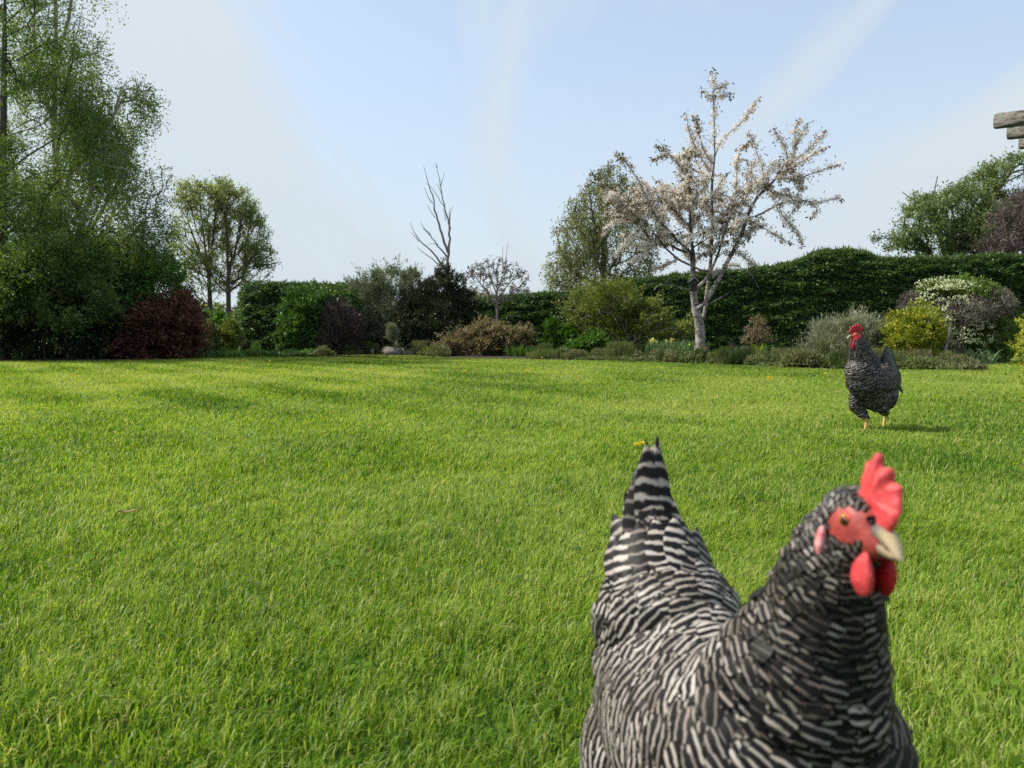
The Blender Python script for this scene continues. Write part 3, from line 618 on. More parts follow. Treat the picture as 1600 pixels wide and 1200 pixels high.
def cone_shrub():
    rng = np.random.default_rng(314); yc = 22.0
    bl = [pb(694, 428, 13, 18, yc, .28), pb(696, 414, 7, 10, yc, .15), pb(690, 452, 28, 24, yc, .5), pb(712, 445, 18, 16, yc, .35), pb(668, 455, 16, 16, yc, .35), pb(690, 490, 50, 34, yc, .8), pb(725, 475, 20, 24, yc, .4), pb(650, 478, 24, 26, yc, .5), pb(640, 505, 26, 34, yc, .5), pb(700, 525, 46, 30, yc, .8), pb(735, 500, 10, 22, yc, .3), pb(660, 530, 34, 24, yc, .6)]
    shrub('dark_conifer', 'blackish green conifer with knobbly pointed top', 'conifer', bl, A(*at(692, 556, yc)[:2], 0), 60000, .07, .022, 'conifer', 314, shell=.65, carve=.40, up=.6, lob=.30, clump=6, sprig=.14)
cone_shrub()
shrub('standard_shrub', 'small grey-green lollipop shrub on a thin stem above the rocks', 'shrub', [pb(612, 518, 9, 14, 20.8, .2)], A(*at(618, 556, 20.8)[:2], 0), 2600, .05, .015, 'grey_leaf', 315, shell=.5, stems=4, stem_r=.012)

# bare dead tree
yd = 24.
t = thing('dead_tree', 'bare dead tree with pale upswept branches behind the dark conifer', 'tree', A(*at(697, 550, yd)[:2], 0))
Lm = [[A(*at(697, 550, yd)[:2], 0), at(698, 470, yd), at(700, 405, yd), at(702, 385, yd), at(703, 350, yd), at(693, 320, yd), at(688, 285, yd), at(683, 258, yd)],
      [at(700, 395, yd), at(690, 365, yd), at(683, 340, yd), at(675, 305, yd), at(666, 275, yd), at(662, 260, yd)],
      [at(702, 350, yd), at(703, 335, yd), at(708, 322, yd)], [at(701, 358, yd), at(703, 345, yd), at(703, 325, yd)],
      [at(699, 402, yd), at(685, 385, yd), at(672, 368, yd), at(662, 355, yd), at(656, 346, yd)], [at(692, 416, yd), at(680, 398, yd), at(664, 382, yd), at(652, 372, yd), at(645, 360, yd), at(641, 346, yd)],
      [at(688, 414, yd), at(668, 400, yd), at(652, 386, yd)], [at(680, 340, yd), at(673, 330, yd), at(668, 320, yd)], [at(676, 318, yd), at(668, 305, yd), at(663, 293, yd)], [at(694, 322, yd), at(684, 308, yd), at(673, 290, yd), at(665, 286, yd)],
      [at(689, 290, yd), at(692, 278, yd), at(695, 270, yd)], [at(691, 305, yd), at(685, 295, yd), at(683, 288, yd)], [at(672, 368, yd), at(664, 360, yd), at(660, 356, yd)], [at(655, 378, yd), at(645, 372, yd), at(641, 362, yd)], [at(697, 345, yd), at(694, 335, yd), at(692, 326, yd)], [at(685, 382, yd), at(676, 378, yd), at(668, 382, yd)], [at(682, 262, yd), at(681, 254, yd)]]
tbs = Tubes()
for k, L_ in enumerate(Lm):
    Q = resample(L_, .15); r0 = [.085, .05, .018, .018, .032, .036, .022][k] if k < 7 else .014
    Q[1:-1] += np.random.default_rng(k).normal(0, .012, Q[1:-1].shape)
    tbs.add(Q, np.linspace(r0, .006, len(Q)) ** 1.0, 6)
tbs.obj('trunk', M['bark_grey'], t)

# small airy tree with brownish buds
yv = 20.6
trunk = [A(*at(777, 556, yv)[:2], 0), at(777, 500, yv), at(776, 460, yv), at(777, 430, yv)]
limbs = [trunk, [at(777, 480, yv), at(755, 450, yv), at(738, 425, yv)], [at(777, 470, yv), at(795, 440, yv), at(815, 425, yv)], [at(776, 460, yv), at(762, 425, yv), at(765, 400, yv)], [at(777, 455, yv), at(790, 415, yv), at(793, 380, yv)], [at(777, 500, yv), at(800, 490, yv), at(815, 495, yv)], [at(777, 500, yv), at(755, 495, yv), at(740, 485, yv)], [at(786, 425, yv), at(784, 400, yv), at(786, 385, yv)]]
blobs = [pb(778, 425, 42, 24, yv, .7), pb(752, 432, 28, 26, yv, .6), pb(804, 436, 28, 24, yv, .6), pb(778, 458, 38, 18, yv, .6), pb(818, 455, 14, 8, yv, .3), pb(738, 425, 12, 12, yv, .3)]
tree('ornamental_tree', 'small airy tree with thin pinkish grey buds between the conifer and the big birch', 'tree', limbs, blobs, 560, .034, .0032, 'twig_grey', 'twiggy', 2400, .045, .03, 320, spread=.03, up=.3, step=.15, bf=.3, power=.42)

def red_tips(t, rng, BB, P):
    pass
shrub('bronze_tipped_shrub', 'low broad shrub with orange-bronze and pinkish new leaves', 'shrub', [pb(725, 538, 30, 20, 20.0, .4), pb(765, 532, 36, 24, 19.8, .45), pb(802, 535, 26, 24, 19.7, .4), pb(745, 525, 14, 14, 19.8, .3), pb(700, 545, 14, 14, 20.2, .3)], A(*at(765, 560, 19.9)[:2], 0), 19000, .075, .035, 'photinia', 321, shell=.45, carve=.42, stems=30, up=.6, lob=.3, clump=5, stem_mat='twig_grey')
clump('yellow_sedge', 'bright yellow-green grassy clump beside the rocks', 'plant', A(*at(676, 559, 20.5)[:2], 0), .45, .30, 130, 'iris_yellow', 322, bw=.022)
clump('lily_clump', 'arching green strap-leaved clump in front of the bronze-tipped shrub', 'plant', A(*at(815, 563, 19.0)[:2], 0), .7, .36, 170, 'bright_leaf', 323, bw=.035, bend=.9)

# rocks
def rock(name, label, px, py, Y, s, sd, group=None):
    rng = np.random.default_rng(sd); bm_ = []
    c = at(px, py, Y); nu, nv_ = 14, 9
    V = []; 
    for i in range(nv_):
        th = PI * i / (nv_ - 1)
        for j in range(nu):
            ph = 2 * PI * j / nu; V.append((math.sin(th) * math.cos(ph), math.sin(th) * math.sin(ph), math.cos(th)))
    V = np.array(V); r = .7 + .6 * fbm(V * 1.6 + sd, sd, 3); V = V * r[:, None] * A(*s) * .5; V[:, 2] = np.maximum(V[:, 2], -s[2] * .3)
    V += A(c[0], c[1], s[2] * .25)
    F = [(i * nu + j, i * nu + (j + 1) % nu, (i + 1) * nu + (j + 1) % nu, (i + 1) * nu + j) for i in range(nv_ - 1) for j in range(nu)]
    o = mesh_np(name, V, F, None, M['rock'], smooth=False); tag(o, label, 'rock', group); return o
rock('rock', 'largest pale grey rock at the foot of the lollipop shrub', 614, 552, 20.9, (.55, .4, .30), 1, 'rocks at the bed edge')
rock('rock', 'brownish rock left of the largest grey rock', 604, 549, 21.2, (.34, .3, .34), 2, 'rocks at the bed edge')
rock('rock', 'low flat rock right of the largest grey rock', 640, 553, 20.8, (.42, .3, .18), 3, 'rocks at the bed edge')
rock('rock', 'small reddish rock beside the yellow-green grassy clump', 660, 553, 20.8, (.24, .2, .2), 4, 'rocks at the bed edge')
o = rock('rock', 'single whitish stone under the purple-brown bushes', 582, 548, 21.3, (.12, .1, .24), 5)

# ================================================================ birch behind hedge
yb = 30.
trunk = [A(*at(940, 545, yb)[:2], 0), at(941, 470, yb), at(944, 400, yb), at(948, 330, yb), at(950, 250, yb)]
limbs = [trunk, [at(942, 430, yb), at(925, 390, yb), at(900, 350, yb)], [at(942, 440, yb), at(965, 400, yb), at(990, 370, yb)], [at(945, 390, yb), at(925, 340, yb), at(920, 290, yb)], [at(946, 370, yb), at(975, 330, yb), at(990, 290, yb)], [at(941, 450, yb), at(905, 430, yb), at(870, 410, yb)]]
blobs = [pb(948, 280, 30, 32, yb, 1.2), pb(935, 330, 48, 45, yb, 1.8), pb(960, 360, 52, 60, yb, 1.8), pb(905, 375, 42, 48, yb, 1.6), pb(878, 420, 26, 38, yb, 1.2), pb(930, 425, 60, 38, yb, 1.7), pb(985, 310, 28, 40, yb, 1.2), pb(1000, 400, 28, 45, yb, 1.4), pb(900, 320, 18, 24, yb, .8)]
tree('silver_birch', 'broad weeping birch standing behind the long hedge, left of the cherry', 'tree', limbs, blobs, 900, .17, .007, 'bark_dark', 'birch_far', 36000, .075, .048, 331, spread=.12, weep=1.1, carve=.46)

# ================================================================ trees behind hedge on the right
yr = 30.
trunk = [A(*at(1490, 540, yr)[:2], 0), at(1490, 470, yr), at(1485, 400, yr), at(1475, 340, yr)]
limbs = [trunk, [at(1490, 440, yr), at(1440, 380, yr), at(1400, 370, yr), at(1370, 373, yr)], [at(1488, 420, yr), at(1450, 330, yr), at(1410, 300, yr)], [at(1480, 380, yr), at(1455, 320, yr), at(1465, 275, yr)], [at(1488, 420, yr), at(1530, 330, yr), at(1550, 270, yr)], [at(1488, 400, yr), at(1560, 300, yr), at(1590, 245, yr)]]
blobs = [pb(1450, 350, 52, 42, yr, 2), pb(1405, 372, 34, 18, yr, 1.2), pb(1430, 312, 30, 16, yr, 1), pb(1480, 375, 60, 34, yr, 2), pb(1510, 320, 50, 40, yr, 2), pb(1560, 300, 50, 50, yr, 2), pb(1585, 262, 40, 22, yr, 1.5), pb(1625, 300, 60, 60, yr, 2), pb(1545, 365, 60, 40, yr, 2), pb(1382, 376, 16, 8, yr, .5)]
tree('hawthorn_tree', 'wide green tree with ragged branches behind the right end of the hedge', 'tree', limbs, blobs, 1000, .20, .010, 'bark_dark', 'right_leaf', 42000, .095, .058, 341, spread=.17, carve=.47, cs=1.2, tintk=1.4, bf=.4)
yr = 27.5
trunk = [A(*at(1600, 540, yr)[:2], 0), at(1600, 450, yr), at(1600, 380, yr), at(1602, 300, yr)]
limbs = [trunk, [at(1600, 430, yr), at(1575, 370, yr), at(1560, 330, yr)], [at(1600, 420, yr), at(1630, 360, yr), at(1650, 320, yr)]]
blobs = [pb(1585, 350, 34, 45, yr, 1.2), pb(1620, 340, 50, 60, yr, 1.2), pb(1555, 385, 28, 18, yr, .8), pb(1600, 395, 50, 25, yr, 1)]
tree('bare_brown_tree', 'purple-brown leafless twiggy tree at the right edge behind the hedge', 'tree', limbs, blobs, 1500, .12, .008, 'twig_brown', 'purple_twig', 15000, .20, .012, 342, spread=.10, up=.5, bf=.3)

# ================================================================ right-hand bed shrubs
shrub('leafy_shrub', 'upright light green leafy shrub right of the arching clump', 'shrub', [pb(872, 525, 20, 22, 20, .35), pb(866, 510, 10, 12, 20, .2), pb(888, 535, 18, 20, 19.8, .3)], A(*at(873, 562, 19.8)[:2], 0), 6500, .08, .04, 'bright_leaf', 351, shell=.4, carve=.44, stems=12, up=.5, lob=.35)
shrub('rounded_green_bush', 'low round rich green bush in front of the big olive shrub', 'shrub', [pb(918, 546, 28, 17, 18.7, .4), pb(928, 536, 16, 12, 18.8, .3)], A(*at(920, 563, 18.8)[:2], 0), 9500, .085, .05, 'bright_leaf', 352, shell=.6, carve=.34)
shrub('olive_shrub', 'large arching olive-green shrub with bare stems left of the cherry trunk', 'shrub', [pb(960, 480, 50, 34, 19.4, .7), pb(925, 470, 34, 30, 20, .6), pb(1005, 500, 44, 28, 19.2, .6), pb(1050, 520, 34, 18, 19, .5), pb(935, 505, 42, 32, 19.8, .6), pb(980, 500, 40, 30, 19.4, .6), pb(900, 490, 20, 20, 20, .4), pb(965, 535, 46, 24, 19.2, .5), pb(1020, 535, 46, 22, 19, .5)], A(*at(985, 563, 19)[:2], 0), 34000, .06, .03, 'olive_leaf', 353, shell=.4, carve=.47, stems=60, stem_r=.025, up=.3, lob=.28, stem_mat='twig_grey', clump=4)
t = clump('iris_clump', 'blue-green iris clump with pale yellow flowers left of the cherry trunk', 'plant', A(*at(1048, 567, 17.4)[:2], 0), 1.15, .52, 460, 'iris', 354, bw=.035, bend=.35)
rg = np.random.default_rng(3)
for k in range(12):
    c = at(rg.uniform(1012, 1082), rg.uniform(531, 545), 17.4 + rg.normal(0, .1)); P = c + rg.normal(0, .020, (26, 3)); V, F, T = leaves(P, rdir(rg, 26), .04, .022, rg, rg.random(26)); mesh_np('flower', V, F, None, M['pale_yellow_flower'], t, tint=T)
shrub('thin_red_leaved_shrub', 'thin upright shrub with reddish young leaves in front of the hedge', 'shrub', [pb(1183, 515, 15, 18, 17.6, .3), pb(1172, 530, 10, 12, 17.6, .2), pb(1196, 525, 12, 14, 17.6, .2)], A(*at(1184, 565, 17.6)[:2], 0), 1000, .065, .03, 'photinia', 355, shell=.2, carve=.45, stems=10, stem_r=.009)
shrub('dark_twiggy_plant', 'small dark brown dome of wiry stems in the bed edge right of the cherry', 'plant', [pb(1143, 556, 9, 13, 16.4, .14)], A(*at(1143, 569, 16.4)[:2], 0), 3200, .09, .006, 'purple_twig', 356, shell=.2, carve=.2, stems=10, up=1.2, stem_r=.006)
clump('upright_green_plant', 'narrow upright green plant beneath the thin red-leaved shrub', 'plant', A(*at(1184, 566, 17.2)[:2], 0), .3, .42, 60, 'iris_yellow', 357, bw=.015, bend=.2)
clump('daffodil_clump', 'thin grey-green daffodil leaves between the thin shrub and silvery bush', 'plant', A(*at(1235, 567, 16.8)[:2], 0), 1.6, .38, 260, 'iris', 358, bw=.02, bend=.5)
def flowerball(name, label, px, py, Y, mat, r, sd):
    rg = np.random.default_rng(sd); b = at(px, py, Y); t = thing(name, label, 'flower', A(b[0], b[1], 0))
    P = b + norm(rg.normal(size=(90, 3))) * r * A(1.3, 1, .8) * (.6 + .4 * rg.random((90, 1))); V, F, T = leaves(P, rdir(rg, 90), .05, .04, rg, rg.random(90)); mesh_np('petals', V, F, None, M[mat], t, tint=T)
    tb = Tubes(); tb.add([A(b[0], b[1], 0), A(b[0] + .01, b[1], b[2] * .5), b], [.008, .007, .006], 5); tb.obj('stem', M['iris'] if False else M['twig_brown'], t)
flowerball('purple_flower', 'purple and white flower heads low in the bed', 1163, 546, 17.2, 'purple_flower', .07, 1)
flowerball('orange_flower', 'single orange-red flower low in the bed', 1166, 557, 16.6, 'orange_flower', .045, 2)
shrub('silvery_bush', 'rounded silvery grey-green bush behind the rooster', 'shrub', [pb(1318, 535, 50, 34, 15.0, .6), pb(1310, 555, 56, 22, 14.8, .55), pb(1345, 530, 34, 30, 15.1, .5)], A(*at(1318, 574, 15)[:2], 0), 42000, .075, .012, 'silver_leaf', 359, shell=.45, carve=.34, stems=30, up=.9, lob=.2, clump=4, stem_mat='twig_grey')
# ground cover strips (nobody could count the plants)
def cover(label, px0, px1, n, h, sd, mat='cover', dep=1.1, L=.05):
    rg = np.random.default_rng(sd); wpx = px1 - px0; nc = int(wpx / 5.5 * (1 + dep * .5)); ca = rg.uniform(px0, px1, nc)
    eyv = np.interp(ca, [q[0] for q in EDGE], [q[1] for q in EDGE]); Yc = CAMZ * FPX / (eyv - HOR) + .10 + rg.random(nc) ** 1.5 * dep; Xc = (ca - 800) / FPX * Yc
    rc = .10 + .22 * rg.random(nc) ** 1.5; hc_ = h * (.30 + 1.3 * rg.random(nc) ** 2.2); tc_ = rg.normal(.5, .26, nc); up_ = rg.random(nc) < .30
    k = rg.choice(nc, n, p=rc * hc_ / (rc * hc_).sum()); r = np.sqrt(rg.random(n)); a = rg.random(n) * 2 * PI
    dome = np.sqrt(np.clip(1 - r ** 2 * .9, 0, 1)); z = np.where(up_[k], hc_[k] * rg.random(n) * 1.25, hc_[k] * dome * (.35 + .65 * rg.random(n)))
    P = np.c_[Xc[k] + np.cos(a) * r * rc[k], Yc[k] + np.sin(a) * r * rc[k] * .8, z + .01]
    tn = np.clip(tc_[k] + rg.normal(0, .14, n), 0, 1); D = rdir(rg, n, .5); D[up_[k]] = norm(D[up_[k]] * .4 + A(0, 0, 1)); sc = (.7 + .8 * rg.random(nc))[k]
    Lx = L * sc * np.where(up_[k], 1.9, 1); Wx = L * .5 * sc * np.where(up_[k], .35, 1)
    V, F, T = leaves(P, D, Lx, Wx, rg, tn); o = mesh_np('ground_cover', V, F, None, M[mat], tint=T); tag(o, label, 'ground cover', kind='stuff')
cover('low mixed leafy ground cover along the bed edge right of the cherry', 1095, 1330, 30000, .19, 61)
cover('low reddish and green ground cover under the golden bush', 1325, 1530, 20000, .13, 62)
cover('low green plants along the bed edge left of the cherry', 830, 1095, 34000, .17, 63, 'cover', dep=2.6)
cover('low dull green plants at the foot of the middle shrubs', 500, 700, 16000, .20, 64, 'cover')
cover('sparse low green plants under the left hedge', 300, 500, 8000, .12, 65, 'mid_leaf')

shrub('golden_bush', 'compact rounded golden yellow bush beside the white-flowering shrub', 'shrub', [pb(1432, 522, 40, 33, 14.4, .48), pb(1430, 505, 30, 20, 14.4, .4), pb(1424, 535, 34, 20, 14.2, .4)], A(*at(1432, 572, 14.6)[:2], 0), 24000, .055, .028, 'golden', 361, shell=.7, carve=.36, up=.4, lob=.16, clump=5)
def vib(t, rng, BB, P):
    # white flower clusters: top cap and the lower right side
    ws = []
    for (px, py, rx, rz, n) in [(1475, 443, 45, 10, 80), (1520, 446, 40, 8, 60), (1445, 462, 16, 10, 18), (1520, 478, 16, 22, 34), (1480, 466, 30, 8, 10), (1500, 500, 30, 16, 12), (1530, 520, 30, 20, 34), (1545, 545, 24, 18, 22), (1568, 470, 8, 10, 14), (1478, 500, 8, 28, 22), (1500, 530, 24, 12, 24), (1448, 484, 5, 5, 6)]:
        for _ in range(n):
            a = rng.random() * 2 * PI; r = math.sqrt(rng.random()); x = px + rx * r * math.cos(a); y = py + rz * r * math.sin(a)
            u = ((x - 1500) / 82) ** 2 + ((y - 505) / 75) ** 2
            yy = 15.3 - .98 * math.sqrt(max(.05, 1 - min(u, 1))); ws.append(at(x, y, yy))
    C = np.array(ws); Q = np.repeat(C, 9, 0) + rng.normal(0, 1, (len(C) * 9, 3)) * A(.035, .03, .014)
    V, F, T = leaves(Q, rdir(rng, len(Q), .3, .4), .032, .026, rng, rng.random(len(Q)), .6)
    mesh_np('flowers', V, F, None, M['white_flower'], t, tint=T)
    n = 15000; Q = in_blobs([pb(1500, 488, 50, 26, 14.85, .8), pb(1548, 476, 28, 26, 14.85, .6), pb(1425, 478, 20, 24, 15.2, .3), pb(1475, 500, 30, 30, 15.0, .6), pb(1475, 545, 26, 20, 14.7, .4)], n, rng, .5)
    V, F, T = leaves(Q, rdir(rng, n, .3), .10, .009, rng, rng.random(n)); mesh_np('bare_twigs', V, F, None, M['twiggy'], t, tint=T)
shrub('white_flowering_shrub', 'big domed shrub with white flower clusters and a grey twiggy middle', 'shrub', [pb(1500, 462, 60, 26, 15.2, .7), pb(1535, 530, 44, 44, 15.2, .7), pb(1565, 515, 18, 45, 15.4, .5), pb(1515, 555, 40, 22, 15.0, .6), pb(1470, 455, 36, 16, 15.2, .4), pb(1562, 475, 12, 20, 15.3, .4)], A(*at(1510, 566, 15.4)[:2], 0), 32000, .06, .034, 'viburnum', 362, shell=.6, carve=.38, stems=40, stem_r=.02, stem_mat='twig_grey', extra=vib, lob=.2, clump=5, sprig=.12)
clump('iris_clump', 'pale strap-leaved iris clump at the bed end below the white-flowering shrub', 'plant', A(*at(1515, 579, 14.1)[:2], 0), .95, .42, 120, 'iris', 363, bw=.028, bend=1.0)
clump('iris_clump', 'small thin-leaved clump below the right side of the golden bush', 'plant', A(*at(1452, 577, 14.3)[:2], 0), .5, .34, 50, 'iris', 364, bw=.016, bend=.6)
for (a, b_, r, lab) in [((1450, 574), (1451, 500), .014, 'thin upright wooden stake in front of the golden bush'), ((1471, 574), (1486, 505), .022, 'pale leaning wooden stake below the white-flowering shrub')]:
    t = thing('garden_stake', lab, 'stake', A(*at(a[0], a[1], 13.9)[:2], 0)); tb = Tubes(); g = A(*at(a[0], a[1], 13.9)[:2], -.05); e_ = at(b_[0], b_[1], 14.0); tb.add([g, g * .5 + e_ * .5 + A(.004, 0, 0), e_], [r, r * .95, r * .85], 7); tb.obj('pole', M['wood'], t)
clump('seed_stalks', 'few tall dry stalks standing right of the cherry trunk', 'plant', A(*at(1102, 567, 17.0)[:2], 0), .5, .75, 12, 'iris', 366, bw=.008, bend=.15)

# golden privet at the right edge, close
yg = 5.4
shrub('golden_privet', 'leafy golden-green bush cut off by the right edge of the photo', 'shrub', [(4.13, yg + .1, .42, .38, .45, .38), (4.13, yg + .1, .74, .26, .3, .26), (4.13, yg, .25, .34, .4, .22)], A(4.13, yg + .1, 0), 17000, .036, .019, 'golden', 371, shell=.5, carve=.44, up=.5, lob=.25, clump=4, stem_r=.01, sprig=.6)

# ================================================================ cherry
yc = 16.9
def q(px, py, dy=0): return at(px, py, yc + dy)
trunk = [A(*q(1091, 563)[:2], -.02), q(1092, 550), q(1095, 535), q(1094, 509), q(1086, 483), q(1084, 462), q(1082, 440), q(1083, 410), q(1082, 383), q(1077, 349), q(1080, 310), q(1072, 270), q(1050, 245), q(1030, 226)]
limbs = [trunk,
 [q(1094, 509), q(1101, 490, .15), q(1103, 470, .2), q(1106, 444, .2), q(1110, 418, .2), q(1113, 360, .1), q(1112, 297), q(1116, 250), q(1117, 210), q(1115, 150), q(1113, 112)],
 [q(1086, 483), q(1093, 484, -.1), q(1100, 478, -.2), q(1108, 464, -.2), q(1121, 440, -.2), q(1130, 420, -.2), q(1147, 392, -.2), q(1160, 365, -.2), q(1172, 330, -.2), q(1178, 312, -.2), q(1196, 296), q(1216, 275), q(1233, 253), q(1245, 225, .2), q(1262, 196, .2)],
 [q(1082, 455), q(1092, 447, .1), q(1103, 440, .1), q(1112, 420, .2), q(1124, 395, .3), q(1129, 372, .3), q(1136, 345, .4), q(1150, 320, .5), q(1150, 280, .6), q(1152, 240, .6), q(1172, 222, .6)],
 [q(1112, 424, .2), q(1095, 424), q(1077, 414, -.2), q(1055, 404, -.3), q(1045, 392, -.3), q(1028, 372, -.4), q(1010, 345, -.4), q(990, 335, -.5), q(965, 318, -.5), q(945, 300, -.5), q(925, 272, -.5)],
 [q(1083, 400), q(1073, 388, -.4), q(1060, 379, -.6), q(1045, 360, -.7), q(1025, 342, -.8), q(1008, 300, -.8), q(990, 270, -.8), q(965, 240, -.8)],
 [q(1112, 424, .2), q(1124, 425, -.3), q(1131, 422, -.3)],
 [q(1172, 345, -.2), q(1195, 332, -.3), q(1216, 319, -.4), q(1240, 310, -.4), q(1277, 318, -.4), q(1312, 308, -.4)],
 [q(1081, 456), q(1070, 450, -.2), q(1056, 447, -.3), q(1038, 444, -.3), q(1021, 443, -.4), q(1021, 455, -.4)],
 [q(1105, 477, .2), q(1118, 470, .1), q(1138, 457, .1)],
 [q(1216, 318, -.4), q(1222, 340, -.5), q(1240, 350, -.5), q(1252, 380, -.5)],
 [q(1172, 345, -.2), q(1190, 352, -.3), q(1207, 366, -.4), q(1235, 380, -.4)],
 [q(1251, 310, -.4), q(1240, 330, -.3), q(1225, 350, -.2)],
 [q(1233, 253), q(1260, 240, .1), q(1290, 205, .2)],
 [q(1216, 275), q(1255, 250, -.2), q(1290, 232, -.2)],
 [q(1216, 280), q(1250, 278, -.3), q(1280, 268, -.3), q(1308, 258, -.3)],
 [q(1233, 253), q(1225, 225, .3), q(1208, 206, .3)], [q(1245, 225, .2), q(1240, 200, .3), q(1246, 190, .3)],
 [q(1196, 296), q(1192, 265, -.3), q(1178, 220, -.3), q(1172, 210, -.3)],
 [q(1112, 250), q(1130, 215, .2), q(1160, 190, .3), q(1184, 156, .3)], [q(1113, 262), q(1100, 235, -.2), q(1088, 205, -.2), q(1088, 182, -.2)], [q(1112, 270), q(1090, 240, -.3), q(1076, 205, -.3), q(1073, 178, -.3)],
 [q(1113, 280), q(1080, 262, .3), q(1050, 240, .4), q(1025, 247, .4)], [q(1117, 150), q(1128, 145), q(1143, 150)], [q(1117, 155), q(1106, 146), q(1098, 145)], [q(1118, 140), q(1130, 128), q(1136, 132)],
 [q(1010, 345, -.4), q(985, 370, -.6), q(965, 400, -.6)], [q(1028, 372, -.4), q(1010, 395, -.6), q(985, 410, -.7)], [q(990, 335, -.5), q(955, 350, -.6), q(940, 365, -.6)],
 [q(1055, 404, -.3), q(1040, 415, -.5), q(1010, 425, -.6)], [q(1130, 415, -.2), q(1150, 412, -.4), q(1172, 425, -.4), q(1186, 450, -.4)], [q(1147, 392, -.2), q(1165, 400, -.1), q(1180, 415, .2)],
 [q(1136, 345, .4), q(1175, 290, .6), q(1200, 300, .8)], [q(1152, 270, .6), q(1145, 245, .6), q(1166, 250, .6)],
 [q(1266, 315, -.4), q(1285, 327, -.5), q(1270, 340, -.5)]]
tips = [(1113, 112), (1184, 156), (1172, 222), (1088, 182), (1073, 178), (1030, 226), (1025, 247), (965, 240), (925, 272), (1262, 196), (1290, 205), (1290, 232), (1308, 258), (1312, 308), (1208, 206), (1246, 190), (1172, 210), (1143, 150), (1098, 145), (1136, 132)]
blobs = [pb(1070, 315, 55, 45, yc, .9), pb(1130, 300, 55, 50, yc, 1.0), pb(1005, 318, 44, 38, yc - .3, .7), pb(1180, 270, 35, 30, yc, .8), pb(962, 318, 20, 30, yc - .4, .4), pb(1100, 370, 65, 32, yc, .8), pb(1015, 372, 46, 22, yc - .4, .6), pb(1225, 280, 34, 30, yc, .6), pb(1090, 250, 36, 30, yc, .6), pb(1150, 350, 40, 28, yc, .7)]
def cherry():
    rng = np.random.default_rng(400); t = thing('cherry_tree', 'white-blossomed cherry tree with forked pale trunk, a bird box on its left stem', 'tree', (trunk[0][0], trunk[0][1], 0))
    att = in_blobs(blobs, 430, rng, .1, 401, .40, 1.2)
    nodes, par, n0 = skeleton(limbs, att, .35, .13)
    n = len(nodes); cnt = np.ones(n)
    nodes[30:] += rng.normal(0, .012, nodes[30:].shape)
    for i in range(n - 1, 0, -1): cnt[par[i]] += cnt[i]
    # distance to furthest tip below each node: blossoms sheath the last stretch
    hgt = np.zeros(n)
    for i in range(n - 1, 0, -1): hgt[par[i]] = max(hgt[par[i]], hgt[i] + np.linalg.norm(nodes[i] - nodes[par[i]]))
    r = .0060 + (.108 - .0060) * (cnt / cnt[0]) ** .64
    kids = [[] for _ in range(n)]
    for i in range(1, n): kids[par[i]].append(i)
    low = Tubes(); hi = Tubes(); st = [(0, None)]
    while st:
        s, p0 = st.pop(); path = [s] if p0 is None else [p0, s]; cur = s
        while kids[cur]:
            ks = sorted(kids[cur], key=lambda k: -cnt[k]); st += [(k, cur) for k in ks[1:]]; cur = ks[0]; path.append(cur)
        P = nodes[path].copy(); R = r[path].copy()
        if p0 is not None: R[0] = min(R[0], R[1] * 1.2)
        if len(P) > 2: P[1:-1] = .25 * P[:-2] + .5 * P[1:-1] + .25 * P[2:]
        if p0 is None: R[:3] *= A(1.35, 1.15, 1.05)
        k = int(np.argmax(P[:, 2] > 2.15)) if (P[:, 2] > 2.15).any() else len(P)
        if k > 1: low.add(P[:k + 1], R[:k + 1], 12)
        if k < len(P) - 1: hi.add(P[max(0, k - 0):], R[max(0, k - 0):], 7 if R.max() > .03 else 5)
    low.obj('trunk', M['cherry_bark'], t); hi.obj('branches', M['limb_dark'], t)
    idx = np.nonzero((np.arange(n) > 0) & (hgt < 1.5) & (nodes[:, 2] > 1.9))[0]
    ln = np.linalg.norm(nodes[idx] - nodes[par[idx]], axis=1)
    keep = vn(nodes[idx] * 1.6, 77) > .14; idx = idx[keep]; ln = ln[keep]
    # clusters
    nc = 3800; k = rng.choice(idx, nc, p=ln / ln.sum()); f = rng.random((nc, 1)); C = nodes[k] * f + nodes[par[k]] * (1 - f)
    C = C + norm(rng.normal(size=C.shape)) * (.02 + .055 * rng.random((nc, 1)))
    m_ = 13; P = np.repeat(C, m_, 0) + rng.normal(0, .026, (nc * m_, 3))
    tn = np.clip(np.repeat(.64 + (fbm(C * 1.5, 8, 2) - .5) * 1.3, m_) + rng.normal(0, .2, len(P)), 0, 1)
    V, F, T = leaves(P, rdir(rng, len(P)), .034 + .014 * rng.random(len(P)), .030, rng, tn); mesh_np('blossom', V, F, None, M['blossom'], t, tint=T)
    nl = 7000; k = rng.choice(idx, nl, p=ln / ln.sum()); f = rng.random((nl, 1)); P = nodes[k] * f + nodes[par[k]] * (1 - f) + rng.normal(0, .075, (nl, 3))
    okk = vn(P * 2.2, 91) > .42; P = P[okk]
    V, F, T = leaves(P, rdir(rng, len(P), -.2), .062, .028, rng, rng.random(len(P))); mesh_np('young_leaves', V, F, None, M['bronze'], t, tint=T)
    tp = [i for i in range(n) if not kids[i] and nodes[i][2] > 1.9]; Pt = []
    for i in tp:
        e = nodes[i]; d = norm(e - nodes[par[i]]); big = any(abs(800 + e[0] / e[1] * FPX - a) < 6 and abs(at(a, b_, e[1])[2] - e[2]) < .1 for a, b_ in tips)
        kk = 46 if big else 8; s = rng.random((kk, 1)) * (.34 if big else .1); Pt.append(e + d * .08 - d * s + rng.normal(0, .04 if big else .03, (kk, 3)))
    P = np.concatenate(Pt); V, F, T = leaves(P, rdir(rng, len(P), -.9), .095, .038, rng, rng.random(len(P))); mesh_np('tip_leaves', V, F, None, M['cherry_tip'], t, tint=T)
